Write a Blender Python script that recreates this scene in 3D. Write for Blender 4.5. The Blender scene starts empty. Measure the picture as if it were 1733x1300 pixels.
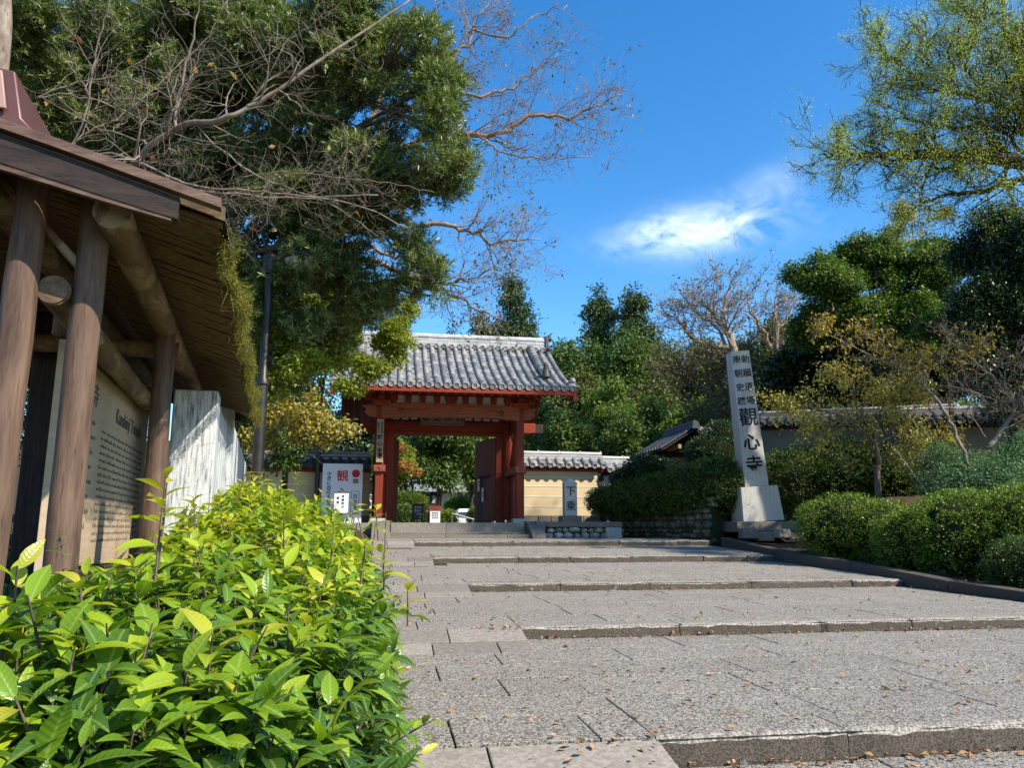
import bpy, math, random
import numpy as np
from mathutils import Vector, Matrix

# ------------------------------------------------------------------ camera, sky, sun
C = bpy.context.scene.collection
SC = bpy.context.scene
PITCH, YAW, FPX = 10.7, -9.2, 1300.0
cam_d = bpy.data.cameras.new('camera'); cam = bpy.data.objects.new('camera', cam_d); C.objects.link(cam)
cam_d.sensor_width = 36.0; cam_d.lens = 36.0*FPX/1733.0
cam_d.clip_start = 0.05; cam_d.clip_end = 900
cam.location = (0, 0, 0)
cam.rotation_euler = (math.radians(90+PITCH), 0, math.radians(YAW))
SC.camera = cam
SUN_AZ, SUN_EL = 132.0, 41.0
w = bpy.data.worlds.new('World'); SC.world = w; w.use_nodes = True
nt = w.node_tree; bg = nt.nodes['Background']
sky = nt.nodes.new('ShaderNodeTexSky'); sky.sky_type = 'NISHITA'; sky.sun_disc = False
sky.sun_elevation = math.radians(SUN_EL); sky.sun_rotation = math.radians(SUN_AZ)
sky.air_density = 1.0; sky.dust_density = 0.25; sky.ozone_density = 2.6; sky.altitude = 100
bg.inputs[1].default_value = 0.15
SUN = bpy.data.lights.new('sun', 'SUN'); SUN.energy = 5.0; SUN.angle = math.radians(0.55); SUN.color = (1.0, 0.93, 0.81)
so = bpy.data.objects.new('sun', SUN); C.objects.link(so)
az, el = math.radians(SUN_AZ), math.radians(SUN_EL)
sd = Vector((math.sin(az)*math.cos(el), math.cos(az)*math.cos(el), math.sin(el)))
so.rotation_euler = sd.to_track_quat('Z', 'Y').to_euler(); so.location = (10, -20, 30)
SC.view_settings.view_transform = 'Standard'; SC.view_settings.look = 'None'
SC.view_settings.exposure = 0.74; SC.view_settings.gamma = 1.0
SC.cycles.max_bounces = 6; SC.cycles.diffuse_bounces = 3; SC.cycles.glossy_bounces = 2
SC.cycles.transmission_bounces = 4; SC.cycles.transparent_max_bounces = 6

# ------------------------------------------------------------------ geometry of the view (used to survey positions)
_P, _Y = math.radians(PITCH), math.radians(YAW)
def ray(px, py):
    a = (px-866.5)/FPX; b = (650-py)/FPX
    f = math.cos(_P)-b*math.sin(_P); u = math.sin(_P)+b*math.cos(_P)
    c, s = math.cos(_Y), math.sin(_Y)
    return np.array([a*c-f*s, a*s+f*c, u]), f
def W(px, py, d):            # point seen at a pixel, d metres ahead
    r, f = ray(px, py); return r*(d/f)
def WY(px, py, y):
    r, f = ray(px, py); return r*(y/r[1])
# clouds drift in the sky at infinity: mask in direction space
def vn(v): v = np.asarray(v, float); return v/np.linalg.norm(v)
def N(t, **k):
    n = nt.nodes.new(t)
    for a, b in k.items(): setattr(n, a, b)
    return n
def sky_cloud():
    tc = N('ShaderNodeTexCoord')
    def dot(v):
        d = N('ShaderNodeVectorMath', operation='DOT_PRODUCT'); nt.links.new(tc.outputs['Generated'], d.inputs[0]); d.inputs[1].default_value = tuple(v); return d.outputs['Value']
    def m(op, a, b=None):
        n = N('ShaderNodeMath', operation=op)
        for i, x in enumerate((a, b)):
            if x is None: continue
            if isinstance(x, (int, float)): n.inputs[i].default_value = x
            else: nt.links.new(x, n.inputs[i])
        return n.outputs[0]
    out = None
    for (px, py, rx, ry, tilt, amp) in ((1185, 392, .085, .024, 0.04, .9), (1120, 390, .05, .020, 0.2, .45), (1270, 335, .07, .022, 0.40, .24), (1362, 340, .035, .014, -.9, .16)):
        c = vn(ray(px, py)[0]); r = vn(np.cross(c, [0, 0, 1])); u = np.cross(r, c)
        r2 = r*math.cos(tilt)+u*math.sin(tilt); u2 = -r*math.sin(tilt)+u*math.cos(tilt)
        dc = m('MAXIMUM', dot(c), 0.02)
        x = m('DIVIDE', m('DIVIDE', dot(r2), dc), rx); y = m('DIVIDE', m('DIVIDE', dot(u2), dc), ry)
        rr = m('ADD', m('MULTIPLY', x, x), m('MULTIPLY', y, y))
        g = m('MULTIPLY', m('POWER', 2.718, m('MULTIPLY', rr, -1.0)), amp)
        g = m('MULTIPLY', g, m('GREATER_THAN', dot(c), .5))
        out = g if out is None else m('ADD', out, g)
    mp = N('ShaderNodeMapping'); nt.links.new(tc.outputs['Generated'], mp.inputs[0]); mp.inputs['Scale'].default_value = (1, 1, 1.9)
    nz = N('ShaderNodeTexNoise'); nt.links.new(mp.outputs[0], nz.inputs[0]); nz.inputs['Scale'].default_value = 16; nz.inputs['Detail'].default_value = 9; nz.inputs['Roughness'].default_value = .62; nz.inputs['Distortion'].default_value = .5
    dens = m('MULTIPLY', out, m('MAXIMUM', m('MULTIPLY', m('SUBTRACT', nz.outputs[0], .34), 2.7), 0.0))
    dens = m('MINIMUM', m('MAXIMUM', m('MULTIPLY', dens, .85), 0.0), 0.75)
    mix = N('ShaderNodeMixRGB'); nt.links.new(dens, mix.inputs[0])
    hs = N('ShaderNodeHueSaturation'); hs.inputs['Saturation'].default_value = 1.34; hs.inputs['Value'].default_value = 1.06
    nt.links.new(sky.outputs[0], hs.inputs['Color'])
    nt.links.new(hs.outputs[0], mix.inputs[1]); mix.inputs[2].default_value = (7.0, 7.6, 8.4, 1)
    nt.links.new(mix.outputs[0], bg.inputs[0])
sky_cloud()

# ------------------------------------------------------------------ helpers
rng = np.random.default_rng(7); random.seed(7)
ID = Matrix.Identity(4)
class MB:
    def __init__(s): s.V = []; s.F = []; s.M = []; s.n = 0; s.A = []; s.fol = False
    def add(s, v, f, m=0):
        v = np.asarray(v, float).reshape(-1, 3); f = np.asarray(f, np.int64)
        s.V.append(v); s.F.append(f+s.n); s.M.append(m); s.n += len(v)
    def addm(s, v, flist, m=0):         # faces of mixed size
        b = s.n; v = np.asarray(v, float).reshape(-1, 3); s.V.append(v); s.n += len(v)
        for f in flist: s.F.append(np.asarray([f], np.int64)+b); s.M.append(m)
    def box(s, c, d, rot=None, m=0, taper=1.0, shear=(0, 0)):   # centre, full sizes, optional 3x3; taper scales the top
        h = np.asarray(d, float)/2
        v = np.array([[x, y, z] for z in (-1, 1) for x, y in ((-1, -1), (1, -1), (1, 1), (-1, 1))], float)*h
        v[4:, :2] *= taper; v[4:, 0] += shear[0]; v[4:, 1] += shear[1]
        if rot is not None: v = v@np.asarray(rot).T
        s.add(v+np.asarray(c, float), [[0, 3, 2, 1], [4, 5, 6, 7], [0, 1, 5, 4], [1, 2, 6, 5], [2, 3, 7, 6], [3, 0, 4, 7]], m)
    def bb(s, x0, x1, y0, y1, z0, z1, m=0): s.box(((x0+x1)/2, (y0+y1)/2, (z0+z1)/2), (x1-x0, y1-y0, z1-z0), m=m)
    def beam(s, a, b, wdt, hgt, m=0, up=(0, 0, 1)):
        a = np.asarray(a, float); b = np.asarray(b, float); d = vn(b-a); x = vn(np.cross(d, up)); z = np.cross(x, d)
        s.box((a+b)/2, (wdt, np.linalg.norm(b-a), hgt), np.array([x, d, z]).T, m)
    def tube(s, pts, r, n=8, caps=True, m=0):
        p = np.asarray(pts, float); k = len(p); r = np.broadcast_to(np.asarray(r, float), (k,))
        t = np.gradient(p, axis=0); t /= np.linalg.norm(t, axis=1)[:, None]+1e-12
        ref = np.array([0.13, 0.21, 0.97]) if abs(t[:, 2]).mean() < .8 else np.array([0.97, .2, .1])
        x = np.cross(t, ref); x /= np.linalg.norm(x, axis=1)[:, None]+1e-12; y = np.cross(t, x)
        a = np.arange(n)*2*math.pi/n
        v = p[:, None]+r[:, None, None]*(np.cos(a)[None, :, None]*x[:, None]+np.sin(a)[None, :, None]*y[:, None])
        i = np.arange(k-1)[:, None]*n; j = np.arange(n)[None]; j2 = (j+1) % n
        f = np.stack([i+j, i+j2, i+n+j2, i+n+j], -1).reshape(-1, 4)
        b = s.n; s.add(v, f, m)
        if caps and n > 3:
            s.F.append(np.array([list(range(b+n-1, b-1, -1))])); s.M.append(m)
            s.F.append(np.array([list(range(b+(k-1)*n, b+k*n))])); s.M.append(m)
    def lathe(s, prof, c, ax=(0, 0, 1), n=20, m=0, caps=True):     # prof: (r, h) list
        ax = vn(ax); x = vn(np.cross(ax, [0.3, 0.9, 0.11])); y = np.cross(ax, x); a = np.arange(n)*2*math.pi/n
        pr = np.asarray(prof, float); k = len(pr)
        v = np.asarray(c, float)+pr[:, 1][:, None, None]*ax+pr[:, 0][:, None, None]*(np.cos(a)[None, :, None]*x+np.sin(a)[None, :, None]*y)
        i = np.arange(k-1)[:, None]*n; j = np.arange(n)[None]; j2 = (j+1) % n
        f = np.stack([i+j, i+j2, i+n+j2, i+n+j], -1).reshape(-1, 4); b = s.n; s.add(v, f, m)
        if caps:
            s.F.append(np.array([list(range(b+n-1, b-1, -1))])); s.M.append(m)
            s.F.append(np.array([list(range(b+(k-1)*n, b+k*n))])); s.M.append(m)
    def poly(s, outline, a, b, m=0):      # extrude a closed outline (list of 3-vectors) from offset a to offset b
        o = np.asarray(outline, float); n = len(o); v = np.concatenate([o+np.asarray(a), o+np.asarray(b)])
        fl = [list(range(n-1, -1, -1)), list(range(n, 2*n))]+[[i, (i+1) % n, n+(i+1) % n, n+i] for i in range(n)]
        s.addm(v, fl, m)
    def attr(s, name, arr): s.A.append((name, arr))
    def obj(s, name, mat, parent=None, smooth=False, bevel=0, seg=2, sharp=38):
        me = bpy.data.meshes.new(name)
        V = np.concatenate(s.V); nv = len(V)
        loops = np.concatenate([f.reshape(-1) for f in s.F]); tot = np.concatenate([np.full(len(f), f.shape[1]) for f in s.F]).astype(np.int32)
        mi = np.concatenate([np.full(len(f), m) for f, m in zip(s.F, s.M)]).astype(np.int32)
        st = np.concatenate([[0], np.cumsum(tot)[:-1]]).astype(np.int32)
        me.vertices.add(nv); me.vertices.foreach_set('co', V.astype(np.float32).ravel())
        me.loops.add(len(loops)); me.loops.foreach_set('vertex_index', loops.astype(np.int32))
        me.polygons.add(len(tot)); me.polygons.foreach_set('loop_start', st); me.polygons.foreach_set('loop_total', tot)
        for x in (mat if isinstance(mat, (list, tuple)) else [mat]): me.materials.append(x)
        if mi.max() > 0: me.polygons.foreach_set('material_index', mi)
        me.polygons.foreach_set('use_smooth', np.ones(len(tot), bool)); me.update(calc_edges=True)
        if not s.fol and not smooth: me.set_sharp_from_angle(angle=math.radians(sharp))
        for nm, arr in s.A:
            arr = np.asarray(arr, np.float32)
            if arr.ndim == 1:
                a = me.attributes.new(nm, 'FLOAT', 'POINT'); a.data.foreach_set('value', arr)
            else:
                a = me.attributes.new(nm, 'FLOAT_VECTOR', 'POINT'); a.data.foreach_set('vector', arr.ravel())
        return link(name, me, parent, bevel, seg)
def root_loc(o):
    while o.parent: o = o.parent
    return o.location
def link(name, me, parent, bevel=0, seg=2):
    o = bpy.data.objects.new(name, me); C.objects.link(o)
    if parent is not None:
        o.parent = parent
        if parent.parent is None and parent.type == 'EMPTY': o.matrix_parent_inverse = Matrix.Translation(-Vector(parent.location))
    if bevel:
        b = o.modifiers.new('bevel', 'BEVEL'); b.width = bevel; b.segments = seg; b.limit_method = 'ANGLE'; b.angle_limit = math.radians(40)
    return o
def thing(name, label, cat, loc=(0, 0, 0), group=None):
    o = bpy.data.objects.new(name, None); C.objects.link(o); o.location = tuple(float(x) for x in loc); o.empty_display_size = .2
    o['label'] = label; o['category'] = cat
    if group: o['group'] = group
    return o
def tag(o, label, cat, group=None):
    o['label'] = label; o['category'] = cat
    if group: o['group'] = group
    return o
def struct(o, kind='structure'): o['kind'] = kind; return o

# ------------------------------------------------------------------ materials
def hexc(r, g, b): return (r, g, b, 1)
class Mat:
    def __init__(s, name, rough=.6, spec=.35):
        s.m = bpy.data.materials.new(name); s.m.use_nodes = True; s.t = s.m.node_tree; s.b = s.t.nodes['Principled BSDF']
        s.b.inputs['Roughness'].default_value = rough; s.b.inputs['Specular IOR Level'].default_value = spec
        s.co = s.n('ShaderNodeTexCoord').outputs['Object']
    def n(s, t, **k):
        x = s.t.nodes.new(t)
        for a, b in k.items(): setattr(x, a, b)
        return x
    def l(s, a, b): s.t.links.new(a, b)
    def noise(s, scale, detail=4, rough=.55, stretch=None, dist=0, w=None):
        x = s.n('ShaderNodeTexNoise'); x.inputs['Scale'].default_value = scale; x.inputs['Detail'].default_value = detail; x.inputs['Roughness'].default_value = rough; x.inputs['Distortion'].default_value = dist
        if stretch:
            mp = s.n('ShaderNodeMapping'); mp.inputs['Scale'].default_value = stretch; s.l(s.co, mp.inputs[0]); s.l(mp.outputs[0], x.inputs[0])
        else: s.l(s.co, x.inputs[0])
        return x.outputs[0]
    def ramp(s, fac, stops, interp='LINEAR'):
        r = s.n('ShaderNodeValToRGB'); r.color_ramp.interpolation = interp
        e = r.color_ramp.elements
        while len(e) < len(stops): e.new(.5)
        for el, (p, c) in zip(e, stops): el.position = p; el.color = c if len(c) == 4 else (*c, 1)
        s.l(fac, r.inputs[0]); return r.outputs[0]
    def mix(s, fac, a, b, mode='MIX'):
        x = s.n('ShaderNodeMixRGB', blend_type=mode)
        for i, v in zip((0, 1, 2), (fac, a, b)):
            if isinstance(v, (int, float)): x.inputs[i].default_value = v if i == 0 else (v, v, v, 1)
            elif isinstance(v, tuple): x.inputs[i].default_value = v if len(v) == 4 else (*v, 1)
            else: s.l(v, x.inputs[i])
        return x.outputs[0]
    def math(s, op, a, b):
        x = s.n('ShaderNodeMath', operation=op)
        for i, v in enumerate((a, b)):
            if isinstance(v, (int, float)): x.inputs[i].default_value = v
            else: s.l(v, x.inputs[i])
        return x.outputs[0]
    def isl(s): return s.n('ShaderNodeNewGeometry').outputs['Random Per Island']
    def col(s, c):
        if isinstance(c, tuple): s.b.inputs['Base Color'].default_value = c if len(c) == 4 else (*c, 1)
        else: s.l(c, s.b.inputs['Base Color'])
    def bump(s, h, strength=.4, dist=.01):
        x = s.n('ShaderNodeBump'); x.inputs['Strength'].default_value = strength; x.inputs['Distance'].default_value = dist
        s.l(h, x.inputs['Height']); s.l(x.outputs[0], s.b.inputs['Normal'])

def plain(name, c, rough=.6, var=.25, scale=6, spec=.35, bump=.15, metallic=0):
    m = Mat(name, rough, spec); n = m.noise(scale, 6)
    m.col(m.ramp(n, [(.25, tuple(x*(1-var) for x in c)), (.75, tuple(x*(1+var) for x in c))]))
    m.bump(m.noise(scale*12, 4), bump, .004); m.b.inputs['Metallic'].default_value = metallic
    return m.m
def wood(name, dark, light, axis='z', rough=.7, scale=5, knots=False, stretch=14, spec=.25, red=None):
    m = Mat(name, rough, spec)
    st = {'z': (stretch, stretch, 1), 'x': (1, stretch, stretch), 'y': (stretch, 1, stretch)}[axis]
    n = m.noise(scale, 6, .6, st, .4); big = m.noise(1.7, 4, .6)
    c = m.ramp(n, [(.3, dark), (.7, light)])
    c = m.mix(m.ramp(big, [(.35, (0, 0, 0)), (.7, (.55, .55, .55))]), c, m.mix(.5, c, dark))
    st2 = tuple(q*1.6 if q > 1 else q*.8 for q in st); fine = m.noise(scale*2.6, 6, .7, st2, .2)
    c = m.mix(m.ramp(fine, [(.56, (0, 0, 0)), (.66, (.75, .75, .75))]), c, tuple(q*.55 for q in dark))
    kn = m.noise(3.3, 3, .5); c = m.mix(m.ramp(kn, [(.70, (0, 0, 0)), (.76, (.6, .6, .6))]), c, tuple(q*.8 for q in dark))
    m.col(c); m.bump(fine, .5, .004); return m.m
def speckle_stone(name, dark, light, scale=60, tint=None, bump=.5, lichen=0, rough=.85, big=1.2, isl=.18):
    m = Mat(name, rough, .25)
    n = m.noise(scale, 5, .7); c = m.ramp(n, [(.42, dark), (.58, light)])
    b = m.noise(big, 6, .65); mid = tuple((x+y)/2 for x, y in zip(dark, light))
    c = m.mix(m.ramp(b, [(.3, (0, 0, 0)), (.75, (.6, .6, .6))]), c, m.mix(.45, c, tint or tuple(x*.6 for x in mid)))
    r = m.isl(); c = m.mix(1.0, c, m.ramp(r, [(0, (1-isl,)*3), (1, (1+isl*.6, 1+isl*.55, 1+isl*.5))]), 'MULTIPLY')
    if lichen:
        l = m.noise(9, 7, .7); c = m.mix(m.ramp(l, [(.62, (0, 0, 0)), (.70, (lichen,)*3)]), c, (.50, .48, .43))
    m.col(c); m.bump(n, bump, .006); return m.m
def leafmat(name, cols, trans=.3, rough=.45, spec=.4, tcol=None, big=.8, bigscale=.7):
    m = Mat(name, rough, spec); r = m.isl(); k = len(cols)
    c = m.ramp(r, [(i/(k-1), x) for i, x in enumerate(cols)])
    c = m.mix(m.ramp(m.noise(bigscale, 3), [(.35, (0, 0, 0)), (.7, (.7*big,)*3)]), c, m.mix(1.0, c, (.62, .70, .6), 'MULTIPLY'))
    m.col(c)
    tr = m.n('ShaderNodeBsdfTranslucent'); mx = m.n('ShaderNodeMixShader'); mx.inputs[0].default_value = trans
    m.l(m.mix(1.0, c, tcol or (1.5, 1.6, .6), 'MULTIPLY'), tr.inputs[0])
    out = m.t.nodes['Material Output']; m.l(m.b.outputs[0], mx.inputs[1]); m.l(tr.outputs[0], mx.inputs[2]); m.l(mx.outputs[0], out.inputs[0])
    return m.m

M = {}
M['pave'] = speckle_stone('paving_granite', (.040, .035, .029), (.44, .395, .335), 78, (.12, .10, .075), 1.0, 0, big=1.3, isl=.05)
M['pave_smooth'] = speckle_stone('paving_plain', (.20, .175, .145), (.29, .26, .22), 30, (.16, .13, .10), .2, 0, isl=.28)
M['lip'] = speckle_stone('step_lip_highlight', (.10, .088, .072), (.44, .39, .33), 60, (.2, .17, .13), .6, 0, isl=.05)  # highlight on the worn step lip painted as a lighter tone
M['riser'] = speckle_stone('shade_dark_riser', (.045, .036, .027), (.135, .112, .088), 90, (.04, .032, .02), .7, .45, big=3, isl=.15)  # step-face shade painted as a darker, dirt-coloured stone
M['kerb'] = speckle_stone('step_stone', (.10, .083, .066), (.26, .225, .185), 150, (.09, .07, .05), .5, .35, big=2.5, isl=.12)
def stained_granite():
    m = Mat('pillar_granite', .75, .25); n = m.noise(90, 5, .7); c = m.ramp(n, [(.40, (.33, .31, .27)), (.60, (.56, .53, .47))])
    st = m.noise(5, 6, .65, (5, 5, .5)); c = m.mix(m.ramp(st, [(.50, (0, 0, 0)), (.72, (.55, .55, .55))]), c, (.26, .235, .185))
    b = m.noise(3.2, 7, .7); c = m.mix(m.ramp(b, [(.55, (0, 0, 0)), (.66, (.35, .35, .35))]), c, (.33, .31, .25)); m.col(c); m.bump(n, .25, .004); return m.m
M['granite'] = stained_granite()
M['granite_grey'] = speckle_stone('marker_granite', (.26, .27, .25), (.46, .47, .43), 80, (.24, .24, .2), .2, .35, rough=.8, isl=.03)
M['cobble'] = speckle_stone('cobble', (.20, .19, .16), (.48, .46, .41), 16, (.22, .2, .15), .5, .5, isl=.45)
M['cobble_dark'] = speckle_stone('mossy_cobble', (.04, .042, .03), (.17, .16, .12), 14, (.05, .06, .03), .6, .35, isl=.6)
def streak_mat():
    m = Mat('weathered_picket_granite', .75, .25)
    n = m.noise(7, 6, .7, (9, 9, .8)); sp = m.noise(90, 3, .7)
    c = m.ramp(n, [(.40, (.66, .66, .64)), (.52, (.50, .51, .50)), (.64, (.14, .15, .16))])
    c = m.mix(.25, c, m.ramp(sp, [(.4, (.2, .2, .2)), (.6, (.9, .9, .88))]), 'MULTIPLY')
    m.col(c); m.bump(sp, .2, .003); return m.m
M['picket'] = streak_mat()
def soil_mat():
    m = Mat('soil', .95, .1)
    n = m.noise(9, 8, .7); f = m.noise(60, 4, .7)
    c = m.ramp(n, [(.3, (.035, .026, .016)), (.55, (.075, .055, .034)), (.72, (.06, .075, .025))])
    c = m.mix(.5, c, m.ramp(f, [(.35, (.3, .3, .3)), (.65, (1.5, 1.35, 1.1))]), 'MULTIPLY')
    m.col(c); m.bump(f, .8, .02); return m.m
M['soil'] = soil_mat()
M['joint'] = plain('mossy_joint', (.045, .05, .025), .95, .5, 9, .1, .5)
M['redwood'] = wood('bengara_red_wood', (.11, .015, .006), (.27, .042, .015), 'z', .6, 4)
M['redwood_x'] = wood('bengara_red_beam', (.14, .017, .007), (.31, .050, .018), 'x', .6, 4)
M['beamwood'] = wood('faded_rainbow_beam', (.15, .035, .015), (.36, .115, .05), 'x', .65, 3)
M['darkwood'] = wood('dark_weathered_wood', (.020, .014, .012), (.065, .045, .038), 'z', .8, 5)
M['boardwood'] = wood('pale_board', (.26, .19, .11), (.42, .33, .21), 'z', .7, 4)
M['plaster_w'] = plain('white_plaster', (.62, .60, .56), .9, .1, 3)
M['plaster_t'] = plain('tan_plaster', (.58, .44, .25), .9, .10, 1.2)
M['plaster_p'] = plain('pale_plaster', (.60, .56, .47), .9, .12, 1.2)
M['black'] = plain('black_ink', (.018, .017, .016), .7, .1, 3, .2, 0)
M['red'] = plain('red_ink', (.52, .02, .018), .6, .05, 3, .3, 0)
M['white'] = plain('white_board', (.72, .73, .75), .5, .03, 2, .4, 0)
M['van'] = plain('white_car_paint', (.75, .76, .77), .25, .02, 2, .5, 0)
M['glass'] = plain('dark_glass', (.03, .045, .06), .08, .1, 2, .6, 0)
M['rubber'] = plain('rubber', (.02, .02, .02), .8, .1, 5)
M['metal_dark'] = plain('dark_lamp_metal', (.030, .026, .022), .45, .35, 8, .5, .1, .5)
M['lens'] = plain('milky_lamp_glass', (.55, .55, .52), .3, .03, 3)
M['rail'] = plain('steel_rail', (.45, .46, .47), .35, .1, 6, .5, .05, .8)
def tile_mat(name, a, b, lc=(.42, .41, .35)):
    m = Mat(name, .55, .4); r = m.isl(); c = m.ramp(r, [(0, a), (.5, tuple((x+y)/2 for x, y in zip(a, b))), (.85, b), (1, (b[0]*1.0, b[1]*.93, b[2]*.82))])
    n = m.noise(5, 7, .65); c = m.mix(m.ramp(n, [(.3, (0, 0, 0)), (.7, (.7, .7, .7))]), c, m.mix(1, c, (.52, .54, .56), 'MULTIPLY'))
    l = m.noise(22, 5, .7); c = m.mix(m.ramp(l, [(.60, (0, 0, 0)), (.68, (.5, .5, .5))]), c, lc)
    m.col(c); m.bump(l, .25, .005); return m.m
M['tile'] = tile_mat('smoked_roof_tile', (.12, .12, .122), (.36, .35, .335))
M['tile_dark'] = tile_mat('dark_roof_tile', (.028, .028, .03), (.085, .085, .085), (.14, .14, .12))  # colour lowered to stand for tree shade on side gate and copings
M['ridge'] = tile_mat('pale_ridge_tile', (.36, .36, .36), (.54, .54, .53))
M['bark_dark'] = wood('dark_bark', (.018, .014, .010), (.07, .055, .04), 'z', .9, 4, stretch=5)
M['bark_grey'] = wood('pale_grey_bark', (.11, .085, .062), (.33, .265, .205), 'z', .8, 6, stretch=3)
M['bark_crape'] = wood('smooth_crape_bark', (.15, .10, .065), (.38, .28, .195), 'z', .6, 3, stretch=3)
M['bark_brown'] = wood('brown_bark', (.06, .042, .03), (.20, .15, .11), 'z', .85, 5, stretch=4)
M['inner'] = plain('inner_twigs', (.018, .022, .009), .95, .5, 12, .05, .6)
M['l_podo'] = leafmat('podocarpus_leaf', [(.045, .075, .02), (.095, .135, .036), (.16, .20, .055), (.27, .31, .10)], .24, .40, .4, big=.5)
M['l_dark'] = leafmat('evergreen_leaf', [(.016, .036, .010), (.030, .060, .017), (.05, .09, .025)], .15, .35, .5)
M['l_broad'] = leafmat('broadleaf', [(.05, .09, .018), (.085, .135, .026), (.13, .18, .036)], .28, .5, .35)
M['l_olive'] = leafmat('olive_leaf', [(.075, .09, .024), (.12, .13, .034), (.17, .165, .045)], .25, .5, .3)
M['l_cedar'] = leafmat('cedar_needles', [(.035, .065, .02), (.055, .09, .028), (.085, .12, .036)], .12, .6, .25)
M['l_light'] = leafmat('light_green_leaf', [(.085, .13, .02), (.13, .19, .03), (.19, .24, .04)], .32, .5, .3)
M['l_maple'] = leafmat('maple_leaf', [(.11, .16, .022), (.17, .23, .028), (.27, .30, .04), (.33, .31, .045)], .4, .5, .3, big=.5)
M['l_mapleG'] = leafmat('green_maple_leaf', [(.035, .07, .015), (.075, .13, .022), (.115, .175, .03), (.18, .24, .045)], .3, .5, .3, big=.8)
M['l_yellow'] = leafmat('yellow_leaf', [(.16, .16, .03), (.34, .29, .05), (.48, .38, .08), (.44, .42, .14)], .4, .5, .3, (1.2, 1.1, .6), big=.4)
M['l_orange'] = leafmat('orange_leaf', [(.30, .10, .03), (.36, .17, .04), (.30, .22, .04)], .35, .5, .3, (1.3, 1.0, .6), big=.4)
M['l_cherry'] = leafmat('turning_cherry_leaf', [(.22, .25, .05), (.34, .35, .07), (.48, .42, .09), (.52, .36, .07), (.30, .33, .07)], .35, .5, .35, (1.3, 1.1, .6), big=.3)
M['l_feather'] = leafmat('feathery_leaf', [(.26, .33, .05), (.38, .45, .07), (.50, .50, .11), (.30, .40, .09)], .5, .5, .3, (1.3, 1.4, .7), big=.3)
M['l_azalea'] = leafmat('azalea_leaf', [(.055, .10, .010), (.10, .17, .015), (.17, .24, .022), (.26, .31, .035)], .25, .42, .4, big=.5, bigscale=2)
M['l_azalea_d'] = leafmat('clipped_hedge_leaf', [(.035, .065, .010), (.065, .11, .015), (.12, .17, .024)], .2, .45, .35, big=.7)
M['l_silver'] = leafmat('silvery_green_leaf', [(.07, .13, .06), (.11, .19, .085), (.17, .27, .12)], .3, .5, .3, (1.2, 1.4, .9), big=.5)
M['l_turn'] = leafmat('golden_cherry_leaf', [(.28, .26, .04), (.46, .30, .05), (.52, .38, .07), (.22, .24, .05)], .4, .5, .3, (1.3, 1.1, .6), big=.3)
M['plaster_shaded'] = plain('shade_toned_plaster', (.19, .16, .115), .9, .25, 1.6)  # tree shade on the right walls put into a darker plaster colour
M['l_brown'] = leafmat('dry_leaf', [(.22, .10, .04), (.36, .19, .08), (.46, .28, .14), (.16, .08, .04)], .1, .7, .2, (1, .8, .5), big=.2)
def hedge_leaf():
    m = Mat('glossy_hedge_leaf', .30, .5)
    at = m.n('ShaderNodeAttribute', attribute_name='age'); lc = m.n('ShaderNodeAttribute', attribute_name='leafco')
    sx = m.n('ShaderNodeSeparateXYZ'); m.l(lc.outputs['Vector'], sx.inputs[0]); t, a = sx.outputs[0], sx.outputs[1]
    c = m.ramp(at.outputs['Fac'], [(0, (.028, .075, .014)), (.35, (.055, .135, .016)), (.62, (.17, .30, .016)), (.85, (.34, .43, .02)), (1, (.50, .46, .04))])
    c = m.mix(1, c, m.ramp(m.isl(), [(0, (.75, .78, .75)), (1, (1.2, 1.15, 1.1))]), 'MULTIPLY')
    aa = m.math('ABSOLUTE', a, 0)
    rib = m.ramp(aa, [(.0, (1, 1, 1)), (.09, (0, 0, 0))])
    side = m.math('SINE', m.math('ADD', m.math('MULTIPLY', t, 62), m.math('MULTIPLY', aa, -14)), 0)
    c = m.mix(m.math('MULTIPLY', m.ramp(side, [(.80, (0, 0, 0)), (1, (1, 1, 1))]), .10), c, (.40, .48, .12))
    c = m.mix(m.ramp(m.noise(26, 3, .6), [(.71, (0, 0, 0)), (.75, (.8, .8, .8))]), c, (.16, .10, .03))
    c = m.mix(m.math('MULTIPLY', rib, .40), c, (.46, .50, .14))
    m.col(c)
    m.bump(m.math('SUBTRACT', m.math('MULTIPLY', side, .35), rib), .35, .0015)
    tr = m.n('ShaderNodeBsdfTranslucent'); mx = m.n('ShaderNodeMixShader'); mx.inputs[0].default_value = .36
    m.l(m.mix(1, c, (1.25, 1.3, .45), 'MULTIPLY'), tr.inputs[0])
    m.l(m.b.outputs[0], mx.inputs[1]); m.l(tr.outputs[0], mx.inputs[2]); m.l(mx.outputs[0], m.t.nodes['Material Output'].inputs[0])
    return m.m
M['l_hedge'] = hedge_leaf()

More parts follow.
